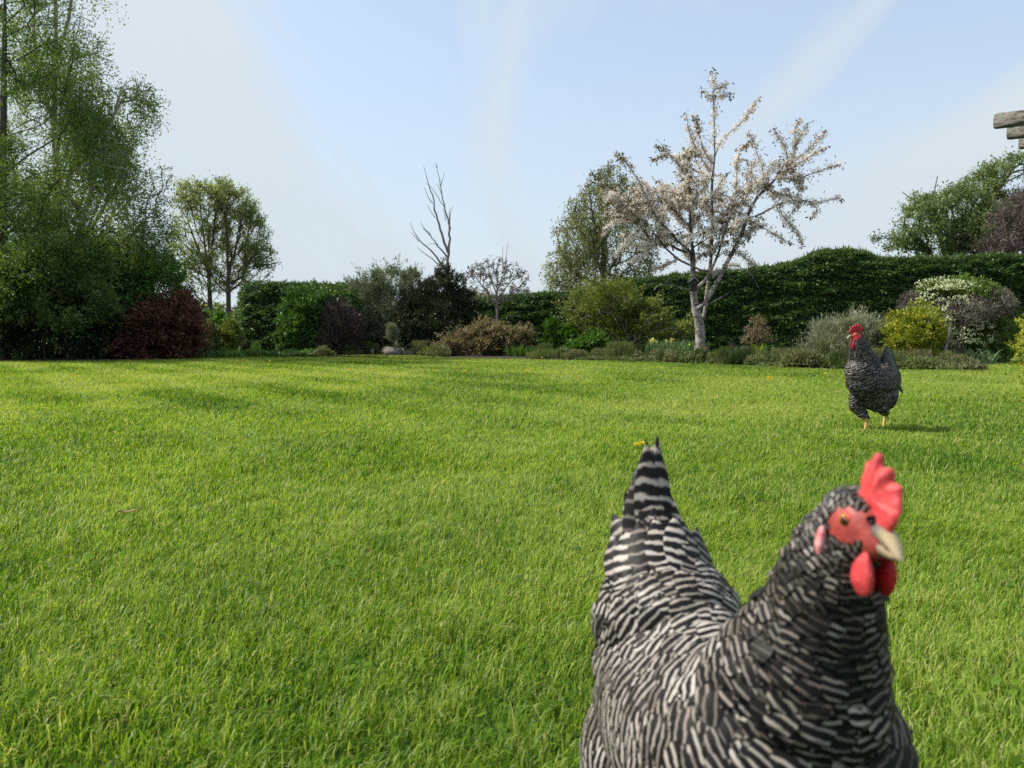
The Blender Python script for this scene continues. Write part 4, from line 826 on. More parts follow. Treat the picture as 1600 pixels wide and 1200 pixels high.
cherry()
# bird box on the left stem
def box_mesh(name, c, s, rot, mat, parent, bev=.004):
    import bmesh
    bm = bmesh.new(); bmesh.ops.create_cube(bm, size=1)
    for v in bm.verts: v.co = Vector((v.co.x * s[0], v.co.y * s[1], v.co.z * s[2]))
    if bev: bmesh.ops.bevel(bm, geom=bm.edges[:], offset=bev, segments=2, affect='EDGES')
    from mathutils import Euler
    R = Euler(rot).to_matrix()
    for v in bm.verts: v.co = R @ v.co + Vector(c)
    me = bpy.data.meshes.new(name); bm.to_mesh(me); bm.free(); me.materials.append(mat)
    o = bpy.data.objects.new(name, me); S.collection.objects.link(o)
    if parent is not None: o.parent = parent; o.matrix_parent_inverse = parent.matrix_world.inverted()
    return o
c = q(1083, 447, -.13)
t = thing('bird_box', 'small dark wooden bird box with pitched pale-edged roof on the cherry stem', 'bird box', c - A(0, 0, .11))
dk = noise_mat('box_wood', [(.03, .026, .022), (.07, .06, .05)], 12, .9, .3); rf = noise_mat('roof_felt', [(.20, .20, .21), (.32, .32, .33)], 12, .7, .2)
box_mesh('body', c, (.15, .14, .20), (0, 0, 0), dk, t)
box_mesh('roof_panel', c + A(-.055, -.01, .128), (.15, .20, .016), (0, -math.radians(42), 0), rf, t, .002); box_mesh('roof_panel', c + A(.055, -.01, .128), (.15, .20, .016), (0, math.radians(42), 0), rf, t, .002)
box_mesh('gable', c + A(0, 0, .115), (.08, .13, .08), (0, math.radians(45), 0), dk, t, .002)
tb = Tubes(); hc = c + A(0, -.072, .02); tb.add([hc, hc + A(0, -.006, 0)], [.018, .018], 12); tb.obj('entrance_hole', M['inner'], t)
box_mesh('perch', c + A(0, -.09, -.03), (.008, .04, .008), (0, 0, 0), dk, t, 0)

# ================================================================ pergola (its timber ends reach into the frame)
E = [A(4.07, 6.5, 2.0)]
PE = at(1552, 190, 6.5); z1 = PE[2]
t = thing('pergola', 'weathered timber pergola with rounded rafter ends at the top right corner', 'pergola', A(5.6, 7.0, 0))
rd = norm(A(.86, -.5, 0)); sp_ = A(.335, .35, 0)
def rafter(p0, length, h, w, name='rafter'):
    # side profile with a rounded nose, extruded across its width
    pr = [];
    for k in range(9):
        a = PI / 2 + PI * k / 8; pr.append((.036 - .036 * abs(math.cos(a)) ** .55, h / 2 * (abs(math.sin(a)) ** .5) * (1 if math.sin(a) > 0 else -1)))
    pr = [(length, h / 2)] + pr + [(length, -h / 2)]
    wv = np.cross(A(0, 0, 1), rd); V = []
    for s_ in (-1, 1):
        for u, z in pr: V.append(p0 + rd * u + A(0, 0, z) + wv * s_ * w / 2)
    n_ = len(pr); V = np.array(V)
    F4 = [(i, (i + 1) % n_, n_ + (i + 1) % n_, n_ + i) for i in range(n_)]
    c0 = V[:n_].mean(0); c1 = V[n_:].mean(0); V = np.r_[V, [c0, c1]]
    F3 = [((i + 1) % n_, i, 2 * n_) for i in range(n_)] + [(n_ + i, n_ + (i + 1) % n_, 2 * n_ + 1) for i in range(n_)]
    return mesh_np(name, V, F4, F3, M['pergola_wood'], t)
mw = bpy.data.materials.new('pergola_wood'); mw.use_nodes = True; n_t = mw.node_tree; pp = n_t.nodes['Principled BSDF']
t1 = nd(n_t, 'ShaderNodeTexCoord'); m1 = nd(n_t, 'ShaderNodeMapping'); m1.inputs['Rotation'].default_value = (0, 0, math.radians(30)); m1.inputs['Scale'].default_value = (1.6, 14, 22); n_t.links.new(t1.outputs['Object'], m1.inputs[0])
x1 = nd(n_t, 'ShaderNodeTexNoise'); x1.inputs['Scale'].default_value = 2.2; x1.inputs['Detail'].default_value = 7; x1.inputs['Distortion'].default_value = .6; n_t.links.new(m1.outputs[0], x1.inputs['Vector'])
x2 = nd(n_t, 'ShaderNodeTexNoise'); x2.inputs['Scale'].default_value = 9; x2.inputs['Detail'].default_value = 3; n_t.links.new(t1.outputs['Object'], x2.inputs['Vector'])
r1_ = ramp(n_t, [(.05, .046, .04, .34), (.17, .16, .135, .48), (.30, .285, .25, .68)], x1.outputs[0]); r2_ = ramp(n_t, [(.16, .20, .10, .38), (.6, .6, .6, .52)], x2.outputs[0])
mm = nd(n_t, 'ShaderNodeMix', data_type='RGBA', blend_type='MULTIPLY'); mm.inputs[0].default_value = .35; n_t.links.new(r1_.outputs[0], mm.inputs[6]); n_t.links.new(r2_.outputs[0], mm.inputs[7]); n_t.links.new(mm.outputs[2], pp.inputs['Base Color'])
pp.inputs['Roughness'].default_value = .85; bp = nd(n_t, 'ShaderNodeBump'); bp.inputs['Strength'].default_value = .7; bp.inputs['Distance'].default_value = .006; n_t.links.new(x1.outputs[0], bp.inputs['Height']); n_t.links.new(bp.outputs[0], pp.inputs['Normal'])
M['pergola_wood'] = mw
for k in range(6):
    rafter(PE + sp_ * k * (1 if k else 1), 2.9, .118, .05)
for u in (.62, 2.3):
    p0 = PE + rd * u - sp_ * .7; p1 = p0 + sp_ * 6.4; c = (p0 + p1) / 2; L_ = np.linalg.norm(p1 - p0); ang = math.atan2(sp_[1], sp_[0])
    box_mesh('beam', c - A(0, 0, .135), (L_, .10, .15), (0, 0, ang), M['pergola_wood'], t)
    for w_ in (.12, .88):
        p = p0 * (1 - w_) + p1 * w_; box_mesh('post', A(p[0], p[1], (z1 - .21) / 2 - .02), (.11, .11, z1 - .21 + .04), (0, 0, ang), M['pergola_wood'], t)

# ================================================================ dandelions and a dead leaf
def dandelion(px, py, label, r=.018, h=.05, group=None, lift=0):
    g = gp(px, py + 0); t = thing('dandelion', label, 'flower', g, group)
    rg = np.random.default_rng(int(px)); n = 46; a = rg.random(n) * 2 * PI; el = rg.random(n) * 1.2
    D = np.c_[np.cos(a) * np.cos(el), np.sin(a) * np.cos(el), np.sin(el)]; P = np.tile(g + A(0, 0, h), (n, 1)) + D * r * .15
    V, F, T = leaves(P, D, r * (.85 + .3 * rg.random(n)), r * .32, rg, rg.random(n)); mesh_np('flower_head', V, F, None, M['yellow_flower'], t, tint=T)
    tb = Tubes(); tb.add([g, g + A(.003, 0, h * .5), g + A(0, 0, h)], [.0022, .002, .002], 5); tb.obj('stem', M['stem'], t)
M['stem'] = noise_mat('stem', [(.06, .12, .03), (.12, .18, .05)], 10, .6, .1)
dandelion(995, 712, 'nearest yellow dandelion, beside the hen\'s tail tip', .017, .045)
dandelion(1003, 709, 'second small dandelion just behind the hen\'s tail tip', .014, .045)
dandelion(1202, 600, 'yellow dandelion on the lawn left of the rooster', .032, .06)
for (a, b_, lb) in [(124, 585, 'tiny dandelion far out, below the dark laurel, right one of a close pair'), (114, 594, 'tiny dandelion far out, below the dark laurel, left and nearer one of a close pair'), (369, 569, 'tiny dandelion just in front of the hedge end, leftmost of three together'),
    (380, 568, 'tiny dandelion just in front of the hedge end, middle of three together'), (387, 569, 'tiny dandelion just in front of the hedge end, rightmost of three together'), (422, 570, 'tiny dandelion on the lawn below the clipped hedge block'),
    (437, 565, 'tiny dandelion near the bed edge below the left side of the green shrub'), (548, 584, 'tiny dandelion on the lawn below the purple-brown bush'), (582, 587, 'tiny dandelion on the lawn below the whitish stone'),
    (682, 588, 'tiny dandelion on the lawn below the yellow-green grassy clump'), (726, 588, 'tiny dandelion on the lawn below the left part of the bronze-tipped shrub'), (823, 587, 'tiny dandelion on the lawn below the strap-leaved clump'),
    (724, 574, 'tiny dandelion close to the bed in front of the bronze-tipped shrub'), (847, 564, 'tiny dandelion at the bed edge left of the upright leafy shrub'), (1290, 592, 'tiny dandelion on the lawn just left of the rooster')]:
    dandelion(a, b_, lb, .024, .06, 'tiny far dandelions on the lawn')
g = gp(206, 833); t = thing('fallen_leaf', 'curled pale brown dead leaf lying in the grass on the left', 'leaf', g)
u = np.linspace(0, 1, 9); wd = np.sin(u * PI) ** .8 * .011; V = []
for i, s_ in enumerate(u):
    for v_ in (-1, -.3, .3, 1): V.append(g + A((s_ - .5) * .07, wd[i] * v_ + .006 * math.sin(s_ * 3), .046 + .018 * s_ + .006 * abs(v_) + .01 * (s_ - .5) ** 2 * 4))
F = [(i * 4 + j, i * 4 + j + 1, i * 4 + j + 5, i * 4 + j + 4) for i in range(8) for j in range(3)]
mesh_np('blade', V, F, None, M['dead_leaf'], t, tint=np.full(len(V), .8), smooth=True)

# ================================================================ birds
def spheres_chain(pts, step=.25):
    """pts: list of (f,s,z,rf,rs,rz) -> interpolated ellipsoids"""
    out = []
    for a, b in zip(pts[:-1], pts[1:]):
        a = np.array(a); b = np.array(b); d = np.linalg.norm(a[:3] - b[:3]); r = min(a[3:].min(), b[3:].min()); n = max(1, int(d / (r * step)) + 1)
        for k in range(n): out.append(a + (b - a) * k / n)
    out.append(np.array(pts[-1])); return out
def ico():
    import bmesh
    bm = bmesh.new(); bmesh.ops.create_icosphere(bm, subdivisions=3, radius=1)
    V = np.array([v.co[:] for v in bm.verts]); F = np.array([[v.index for v in f.verts] for f in bm.faces]); bm.free(); return V, F
ICO_V, ICO_F = ico()
def remeshed(ells, Wf, voxel, smooth, name):
    Vs = []; Fs = []; n = 0
    for e_ in ells:
        v = ICO_V * e_[3:6] + e_[:3]; Vs.append(Wf(v)); Fs.append(ICO_F + n); n += len(ICO_V)
    o = mesh_np('tmp', np.concatenate(Vs), None, np.concatenate(Fs))
    m_ = o.modifiers.new('r', 'REMESH'); m_.mode = 'VOXEL'; m_.voxel_size = voxel
    m2 = o.modifiers.new('s', 'SMOOTH'); m2.factor = .6; m2.iterations = smooth
    dg = bpy.context.evaluated_depsgraph_get(); ev = o.evaluated_get(dg); me = bpy.data.meshes.new_from_object(ev, depsgraph=dg)
    bpy.data.objects.remove(o); me.name = name
    me.polygons.foreach_set('use_smooth', np.ones(len(me.polygons), bool)); me.update()
    return me
def me_arrays(me):
    n = len(me.vertices); V = np.empty(n * 3, np.float32); me.vertices.foreach_get('co', V); V = V.reshape(-1, 3).astype(float)
    N = np.empty(n * 3, np.float32); me.vertices.foreach_get('normal', N); N = N.reshape(-1, 3).astype(float)
    me.calc_loop_triangles(); T = np.empty(len(me.loop_triangles) * 3, np.int32); me.loop_triangles.foreach_get('vertices', T)
    return V, N, T.reshape(-1, 3)

def feather_mat(name, dark, light, bias, gloss=.35, wob=.75):
    m = bpy.data.materials.new(name); m.use_nodes = True; nt = m.node_tree; p = nt.nodes['Principled BSDF']
    uv = nd(nt, 'ShaderNodeUVMap'); sp = nd(nt, 'ShaderNodeSeparateXYZ'); nt.links.new(uv.outputs[0], sp.inputs[0])
    tc = nd(nt, 'ShaderNodeTexCoord'); no = nd(nt, 'ShaderNodeTexNoise'); no.inputs['Scale'].default_value = 90; no.inputs['Detail'].default_value = 3; nt.links.new(tc.outputs['Object'], no.inputs['Vector'])
    def mth(op, a, b=None, c=None):
        n = nd(nt, 'ShaderNodeMath', operation=op)
        for k, v in enumerate((a, b, c)):
            if v is None: continue
            if isinstance(v, (int, float)): n.inputs[k].default_value = v
            else: nt.links.new(v, n.inputs[k])
        return n.outputs[0]
    u2 = mth('MULTIPLY', sp.outputs[0], sp.outputs[0]); bow = mth('MULTIPLY', u2, .28)
    wobn = mth('MULTIPLY', mth('SUBTRACT', no.outputs[0], .5), wob)
    v = mth('ADD', mth('ADD', sp.outputs[1], bow), wobn)
    s = mth('SINE', mth('MULTIPLY', v, 2 * PI))
    mr = nd(nt, 'ShaderNodeMapRange', interpolation_type='SMOOTHSTEP'); mr.inputs[1].default_value = bias - .55; mr.inputs[2].default_value = bias + .55
    att_ = nd(nt, 'ShaderNodeAttribute', attribute_name='tint'); nt.links.new(mth('ADD', s, mth('MULTIPLY', mth('SUBTRACT', att_.outputs['Fac'], .6), .9)), mr.inputs[0])
    # barbs: fine streaks radiating from the shaft
    at_ = nd(nt, 'ShaderNodeAttribute', attribute_name='tint')
    lt = nd(nt, 'ShaderNodeMix', data_type='RGBA'); lt.inputs[6].default_value = (light[0] * .42, light[1] * .36, light[2] * .30, 1); lt.inputs[7].default_value = (*light, 1); n5 = nd(nt, 'ShaderNodeTexNoise'); n5.inputs['Scale'].default_value = 28; n5.inputs['Detail'].default_value = 3; nt.links.new(tc.outputs['Object'], n5.inputs['Vector']); nt.links.new(mth('ADD', at_.outputs['Fac'], mth('MULTIPLY', mth('SUBTRACT', n5.outputs[0], .5), 1.6)), lt.inputs[0])
    mx = nd(nt, 'ShaderNodeMix', data_type='RGBA'); mx.inputs[6].default_value = (*dark, 1); nt.links.new(lt.outputs[2], mx.inputs[7]); nt.links.new(mr.outputs[0], mx.inputs[0])
    nt.links.new(mx.outputs[2], p.inputs['Base Color']); p.inputs['Roughness'].default_value = .5; p.inputs['Specular IOR Level'].default_value = gloss
    return m

def plumage(name, me, parent, mat, Wi, flow_segs, spec, seed, skip, extra_rot=None):
    """cover the body surface with overlapping feathers; spec(local P)-> len,width,pitch,spacing"""
    rng = np.random.default_rng(seed); V, N, T = me_arrays(me)
    tri = V[T]; ar = np.linalg.norm(np.cross(tri[:, 1] - tri[:, 0], tri[:, 2] - tri[:, 0]), axis=1) / 2
    nc = int(ar.sum() / (.0032 ** 2) * 1.2); nc = min(nc, 42000)
    k = rng.choice(len(T), nc, p=ar / ar.sum()); a = rng.random((nc, 1)); b = rng.random((nc, 1)); fl = (a + b) > 1; a = np.where(fl, 1 - a, a); b = np.where(fl, 1 - b, b)
    P = tri[k, 0] * (1 - a - b) + tri[k, 1] * a + tri[k, 2] * b
    Nn = norm(N[T[k, 0]] * (1 - a - b) + N[T[k, 1]] * a + N[T[k, 2]] * b)
    Lc = Wi(P); keep = ~skip(Lc); P, Nn, Lc = P[keep], Nn[keep], Lc[keep]
    L, Wd, pitch, sp, tb_ = spec(Lc)
    # variable-radius dart throwing on a coarse hash
    acc = []; cell = .02; grid = {}
    key = np.floor(P / cell).astype(int)
    for i in range(len(P)):
        kx, ky, kz = key[i]; ok = True; r = sp[i]
        for x in (kx - 1, kx, kx + 1):
            for y in (ky - 1, ky, ky + 1):
                for z in (kz - 1, kz, kz + 1):
                    for j in grid.get((x, y, z), ()):
                        d = P[i] - P[j]
                        if d[0] * d[0] + d[1] * d[1] + d[2] * d[2] < r * r: ok = False; break
                    if not ok: break
                if not ok: break
            if not ok: break
        if ok: grid.setdefault((kx, ky, kz), []).append(i); acc.append(i)
    acc = np.array(acc); P, Nn, Lc, L, Wd, pitch, tb_ = P[acc], Nn[acc], Lc[acc], L[acc], Wd[acc], pitch[acc], tb_[acc]; n = len(P)
    # flow
    Fl = np.zeros((n, 3)); gs = 0; gw = 0; cum = 0
    for (a_, b_, w_) in flow_segs:
        a_ = A(*a_); b_ = A(*b_); ab = b_ - a_; t = np.clip(((Lc - a_) @ ab) / (ab @ ab), 0, 1); d = np.linalg.norm(Lc - (a_ + t[:, None] * ab), axis=1)
        ww = w_ / (d + .004) ** 4; Fl += ww[:, None] * norm(ab); ln = np.linalg.norm(ab); gs = gs + ww * (cum + t * ln); gw = gw + ww; cum += ln
    Fl = norm(Fl)
    return P, Nn, Lc, L, Wd, pitch, Fl, rng, gs / gw, tb_
def feather_geo(P, Nn, Tn, L, Wd, pitch, rng, lift, nu=5, nv=6, tipoff=.25, hug=1.2, rad=.06, jit=.12, point=0., g=None, tbase=None):
    n = len(P); Tt = Tn - np.sum(Tn * Nn, 1, keepdims=True) * Nn; align = np.linalg.norm(Tt, axis=1); Tn = norm(Tt); Sd = np.cross(Nn, Tn)
    j = rng.normal(0, .19, n)[:, None]; Tn, Sd = norm(Tn + Sd * j), norm(Sd - Tn * j)
    v = np.linspace(0, 1, nv); u = np.linspace(-1, 1, nu)
    prof = np.array([np.sin(min(1, (.12 + x) * 1.35) * PI / 2) * (1 - max(0, x - .62) ** 2 / .38 ** 2 * 1.0) ** .5 if x < 1 else .12 for x in v]); prof = np.clip(prof * (1 - point * v ** 1.5), .06, 1)
    L = L[:, None, None, None]; W = Wd[:, None, None, None] / 2
    vv = v[None, :, None, None]; uu = u[None, None, :, None]; pf = prof[None, :, None, None]
    lf = (lift * (.6 + .9 * rng.random(n) ** 1.5))[:, None, None, None]
    C = P[:, None, None] + Tn[:, None, None] * (vv - .5) * L + Sd[:, None, None] * uu * pf * W
    h = -lf * .30 + lf * vv * 1.25 - (uu ** 2) * W * .11 - ((vv - .5) * L) ** 2 / (2 * rad) * hug
    # rounded tip: the middle runs on further than the edges
    C = C - Tn[:, None, None] * (uu ** 2) * L * .07 * vv + Nn[:, None, None] * h
    V = C.reshape(-1, 3)
    Lf = L[:, 0, 0, 0]; ph = tipoff + rng.normal(0, jit, n)
    if g is not None:
        gl = align > .86; ph = np.where(gl, -(g + Lf * .5) / pitch + rng.normal(0, .06, n), ph)
    U = np.broadcast_to(u[None, None, :], (n, nv, nu)); Vc = ((1 - v)[None, :] * Lf[:, None] / pitch[:, None] + ph[:, None])[:, :, None] + 0 * U
    uv = np.stack([U, Vc], -1).reshape(-1, 2)
    b = (np.arange(n) * nu * nv)[:, None, None]; i = np.arange(nv - 1)[:, None] * nu; jj = np.arange(nu - 1)[None]
    q_ = (i + jj)[None] + b
    F = np.stack([q_, q_ + 1, q_ + nu + 1, q_ + nu], -1).reshape(-1, 4)
    tint = np.repeat(np.clip(rng.normal(0, .20, n) + (.6 if tbase is None else tbase), 0, 1), nu * nv)
    return V, F, uv, tint

def lens(name, pts, thick, mat, parent, Hf, rings=4, rim=.0, centre=None):
    """rounded slab from an outline in the head plane (f,z)"""
    pts = np.array(pts, float); n = len(pts); c = pts.mean(0) if centre is None else np.array(centre)
    V = []; F4 = []; F3 = []
    sh = [(0, 0.0)] + [(1 - math.cos(a), math.sin(a)) for a in np.linspace(0, PI / 2, rings)[1:]]
    for sgn in (1, -1):
        base = len(V)
        for k_, (ins, hh) in enumerate(sh):
            q_ = pts + (c - pts) * ins * .34
            for p in q_: V.append((p[0], sgn * hh * thick / 2, p[1]))
        V.append((c[0], sgn * thick / 2, c[1])); ce = len(V) - 1
        for k_ in range(len(sh) - 1):
            for i in range(n):
                a, b = base + k_ * n + i, base + k_ * n + (i + 1) % n; f = (a, b, b + n, a + n); F4.append(f if sgn > 0 else f[::-1])
        for i in range(n):
            f = (base + (len(sh) - 1) * n + i, base + (len(sh) - 1) * n + (i + 1) % n, ce); F3.append(f if sgn > 0 else f[::-1])
    V = np.array(V); V[:, 1] += (vn(V * 260, 5) - .5) * thick * .25
    return mesh_np(name, Hf(V), F4, F3, mat, parent, smooth=True)
def smooth_outline(P, k=3):
    P = np.array(P, float)
    for _ in range(k):
        Q = np.empty((len(P) * 2, 2)); Nx = np.roll(P, -1, 0); Q[0::2] = P * .75 + Nx * .25; Q[1::2] = P * .25 + Nx * .75; P = Q
    return P
def blob_mesh(name, c, r, Hf, mat, parent, shape=None, ns=0., nsc=200):
    V = ICO_V.copy()
    if shape: V = shape(V)
    V = V * A(*r) + A(*c)
    if ns: V = V + norm(ICO_V) * ((fbm(V * nsc, 3, 2) - .5) * ns)[:, None]
    return mesh_np(name, Hf(V), None, ICO_F, mat, parent, smooth=True)

def skin_mat(name, c1, c2, scale, rough=.45, sss=.15):
    m = noise_mat(name, [c1, c2], scale, rough, .22, bscale=scale * 3, spec=.4); p = m.node_tree.nodes['Principled BSDF']
    p.inputs['Subsurface Weight'].default_value = sss; p.inputs['Subsurface Radius'].default_value = (.006, .002, .001); p.inputs['Subsurface Scale'].default_value = .5
    return m
M['comb'] = skin_mat('comb_red', (.52, .036, .040), (.68, .085, .085), 260); M['comb_dark'] = skin_mat('comb_deep_red', (.36, .006, .012), (.50, .016, .022), 90)
M['earlobe'] = skin_mat('earlobe', (.62, .09, .10), (.80, .42, .42), 120)
M['eye_orange'] = noise_mat('eye_orange', [(.30, .085, .008), (.42, .15, .012)], 400, .08, 0, spec=.8); M['pupil'] = noise_mat('pupil', [(.004, .004, .004), (.006, .006, .006)], 5, .04, 0, spec=.9)
def beak_mat():
    m = bpy.data.materials.new('beak_horn'); m.use_nodes = True; nt = m.node_tree; p = nt.nodes['Principled BSDF']
    r = ramp(nt, [(.060, .056, .054, .0), (.13, .11, .09, .30), (.40, .31, .18, .60), (.55, .45, .30, 1)], nd(nt, 'ShaderNodeAttribute', attribute_name='tint').outputs['Fac']); nt.links.new(r.outputs[0], p.inputs['Base Color']); p.inputs['Roughness'].default_value = .6; p.inputs['Specular IOR Level'].default_value = .25
    return m
M['beak'] = beak_mat()
def body_mat(name, feather, skin, leg):
    m = bpy.data.materials.new(name); m.use_nodes = True; nt = m.node_tree; p = nt.nodes['Principled BSDF']
    tc = nd(nt, 'ShaderNodeTexCoord'); no = nd(nt, 'ShaderNodeTexNoise'); no.inputs['Scale'].default_value = 160; no.inputs['Detail'].default_value = 4; nt.links.new(tc.outputs['Object'], no.inputs['Vector'])
    w = nd(nt, 'ShaderNodeMath', operation='MULTIPLY_ADD'); w.inputs[1].default_value = .12; nt.links.new(no.outputs[0], w.inputs[0]); nt.links.new(nd(nt, 'ShaderNodeAttribute', attribute_name='tint').outputs['Fac'], w.inputs[2])
    r = ramp(nt, [(*feather, 0), (*feather, .30), (*skin, .42), (*skin, .66), (*leg, .74), (*leg, 1)], w.outputs[0])
    mm = nd(nt, 'ShaderNodeMix', data_type='RGBA', blend_type='MULTIPLY'); mm.inputs[0].default_value = .6; nt.links.new(r.outputs[0], mm.inputs[6]); nt.links.new(no.outputs[0], mm.inputs[7]); nt.links.new(mm.outputs[2], p.inputs['Base Color'])
    p.inputs['Roughness'].default_value = .5; b = nd(nt, 'ShaderNodeBump'); b.inputs['Strength'].default_value = .8; b.inputs['Distance'].default_value = .0015; nt.links.new(no.outputs[0], b.inputs['Height']); nt.links.new(b.outputs[0], p.inputs['Normal'])
    return m

def beak(parent, Hf, base, tip, rw, rh, hook=.004):
    # upper and lower mandible, curved cones
    base = A(*base); tip = A(*tip); n = 12; k = 14
    for nm, up in (('upper_beak', 1), ('lower_beak', -1)):
        V = []; T = []
        for i in range(n):
            s = i / (n - 1); c = base + (tip - base) * s * (1 if up > 0 else .82); c = c + A(0, 0, (rh * .28 * (1 - s) if up > 0 else -rh * .14 * (1 - s * .5)) + (hook * (math.sin(s * PI) * .9) if up > 0 else 0))
            rr = (1 - s ** 1.9) ** .7 if s < 1 else 0.02
            for j in range(k):
                a = 2 * PI * j / k; z = math.sin(a) * rh * .62 * rr * (1 if (up > 0) == (math.sin(a) > 0) else .45)
                V.append(c + A(0, math.cos(a) * rw * rr, z)); T.append(s ** .8 if up > 0 else .30 + .35 * s)
        F = [(i * k + j, i * k + (j + 1) % k, (i + 1) * k + (j + 1) % k, (i + 1) * k + j) for i in range(n - 1) for j in range(k)]
        mesh_np(nm, Hf(np.array(V)), F, [((n - 1) * k + j, (n - 1) * k + (j + 1) % k, (n - 1) * k) for j in range(1, k - 1)], M['beak'], parent, tint=T, smooth=True)

def frame(origin, fwd):
    f = norm(A(fwd[0], fwd[1], 0)); r = A(f[1], -f[0], 0)         # bird's own right
    R = np.stack([f, r, A(0, 0, 1)])                               # rows
    o = A(*origin)
    return (lambda L: np.asarray(L) @ R + o), (lambda P: (np.asarray(P) - o) @ R.T)
def head_frame(W, c, yaw, pitch, roll=0.):
    """c local position of the head; yaw towards the bird's right, pitch down"""
    f = A(math.cos(yaw) * math.cos(pitch), math.sin(yaw) * math.cos(pitch), -math.sin(pitch)); s = norm(A(-math.sin(yaw), math.cos(yaw), math.tan(roll))); u = np.cross(s, f) * 1.0
    if u[2] < 0: u = -u
    R = np.stack([f, s, u])
    return (lambda L: W(np.asarray(L) @ R + A(*c))), (lambda Lc: (Lc - A(*c)) @ R.T)

def leg_chain(hip, knee, hock, foot, rt, toe=.065, fd=(1, 0), sc=1.):
    """ellipsoids for thigh, shank and toes"""
    e = []
    e += spheres_chain([(*hip, rt, rt * .8, rt), (*knee, rt * .72, rt * .62, rt * .7), (*hock, .013 * sc, .012 * sc, .014 * sc)], .4)
    e += spheres_chain([(*hock, .0088 * sc,) * 1 + (.0085 * sc, .0088 * sc), (foot[0], foot[1], .016, .0078 * sc, .0075 * sc, .008 * sc)], .5)
    f = np.array(fd) / np.linalg.norm(fd)
    for a, l in ((0, 1.), (.62, .85), (-.62, .85), (PI, .5)):
        d = A(f[0] * math.cos(a) - f[1] * math.sin(a), f[0] * math.sin(a) + f[1] * math.cos(a))
        p = [(foot[0] + d[0] * toe * l * s, foot[1] + d[1] * toe * l * s, z, r_, r_, r_) for s, z, r_ in ((0, .014, .0078 * sc), (.35, .013, .0066 * sc), (.7, .010, .0056 * sc), (1, .007, .0036 * sc))]
        e += spheres_chain(p, .5)
    return e

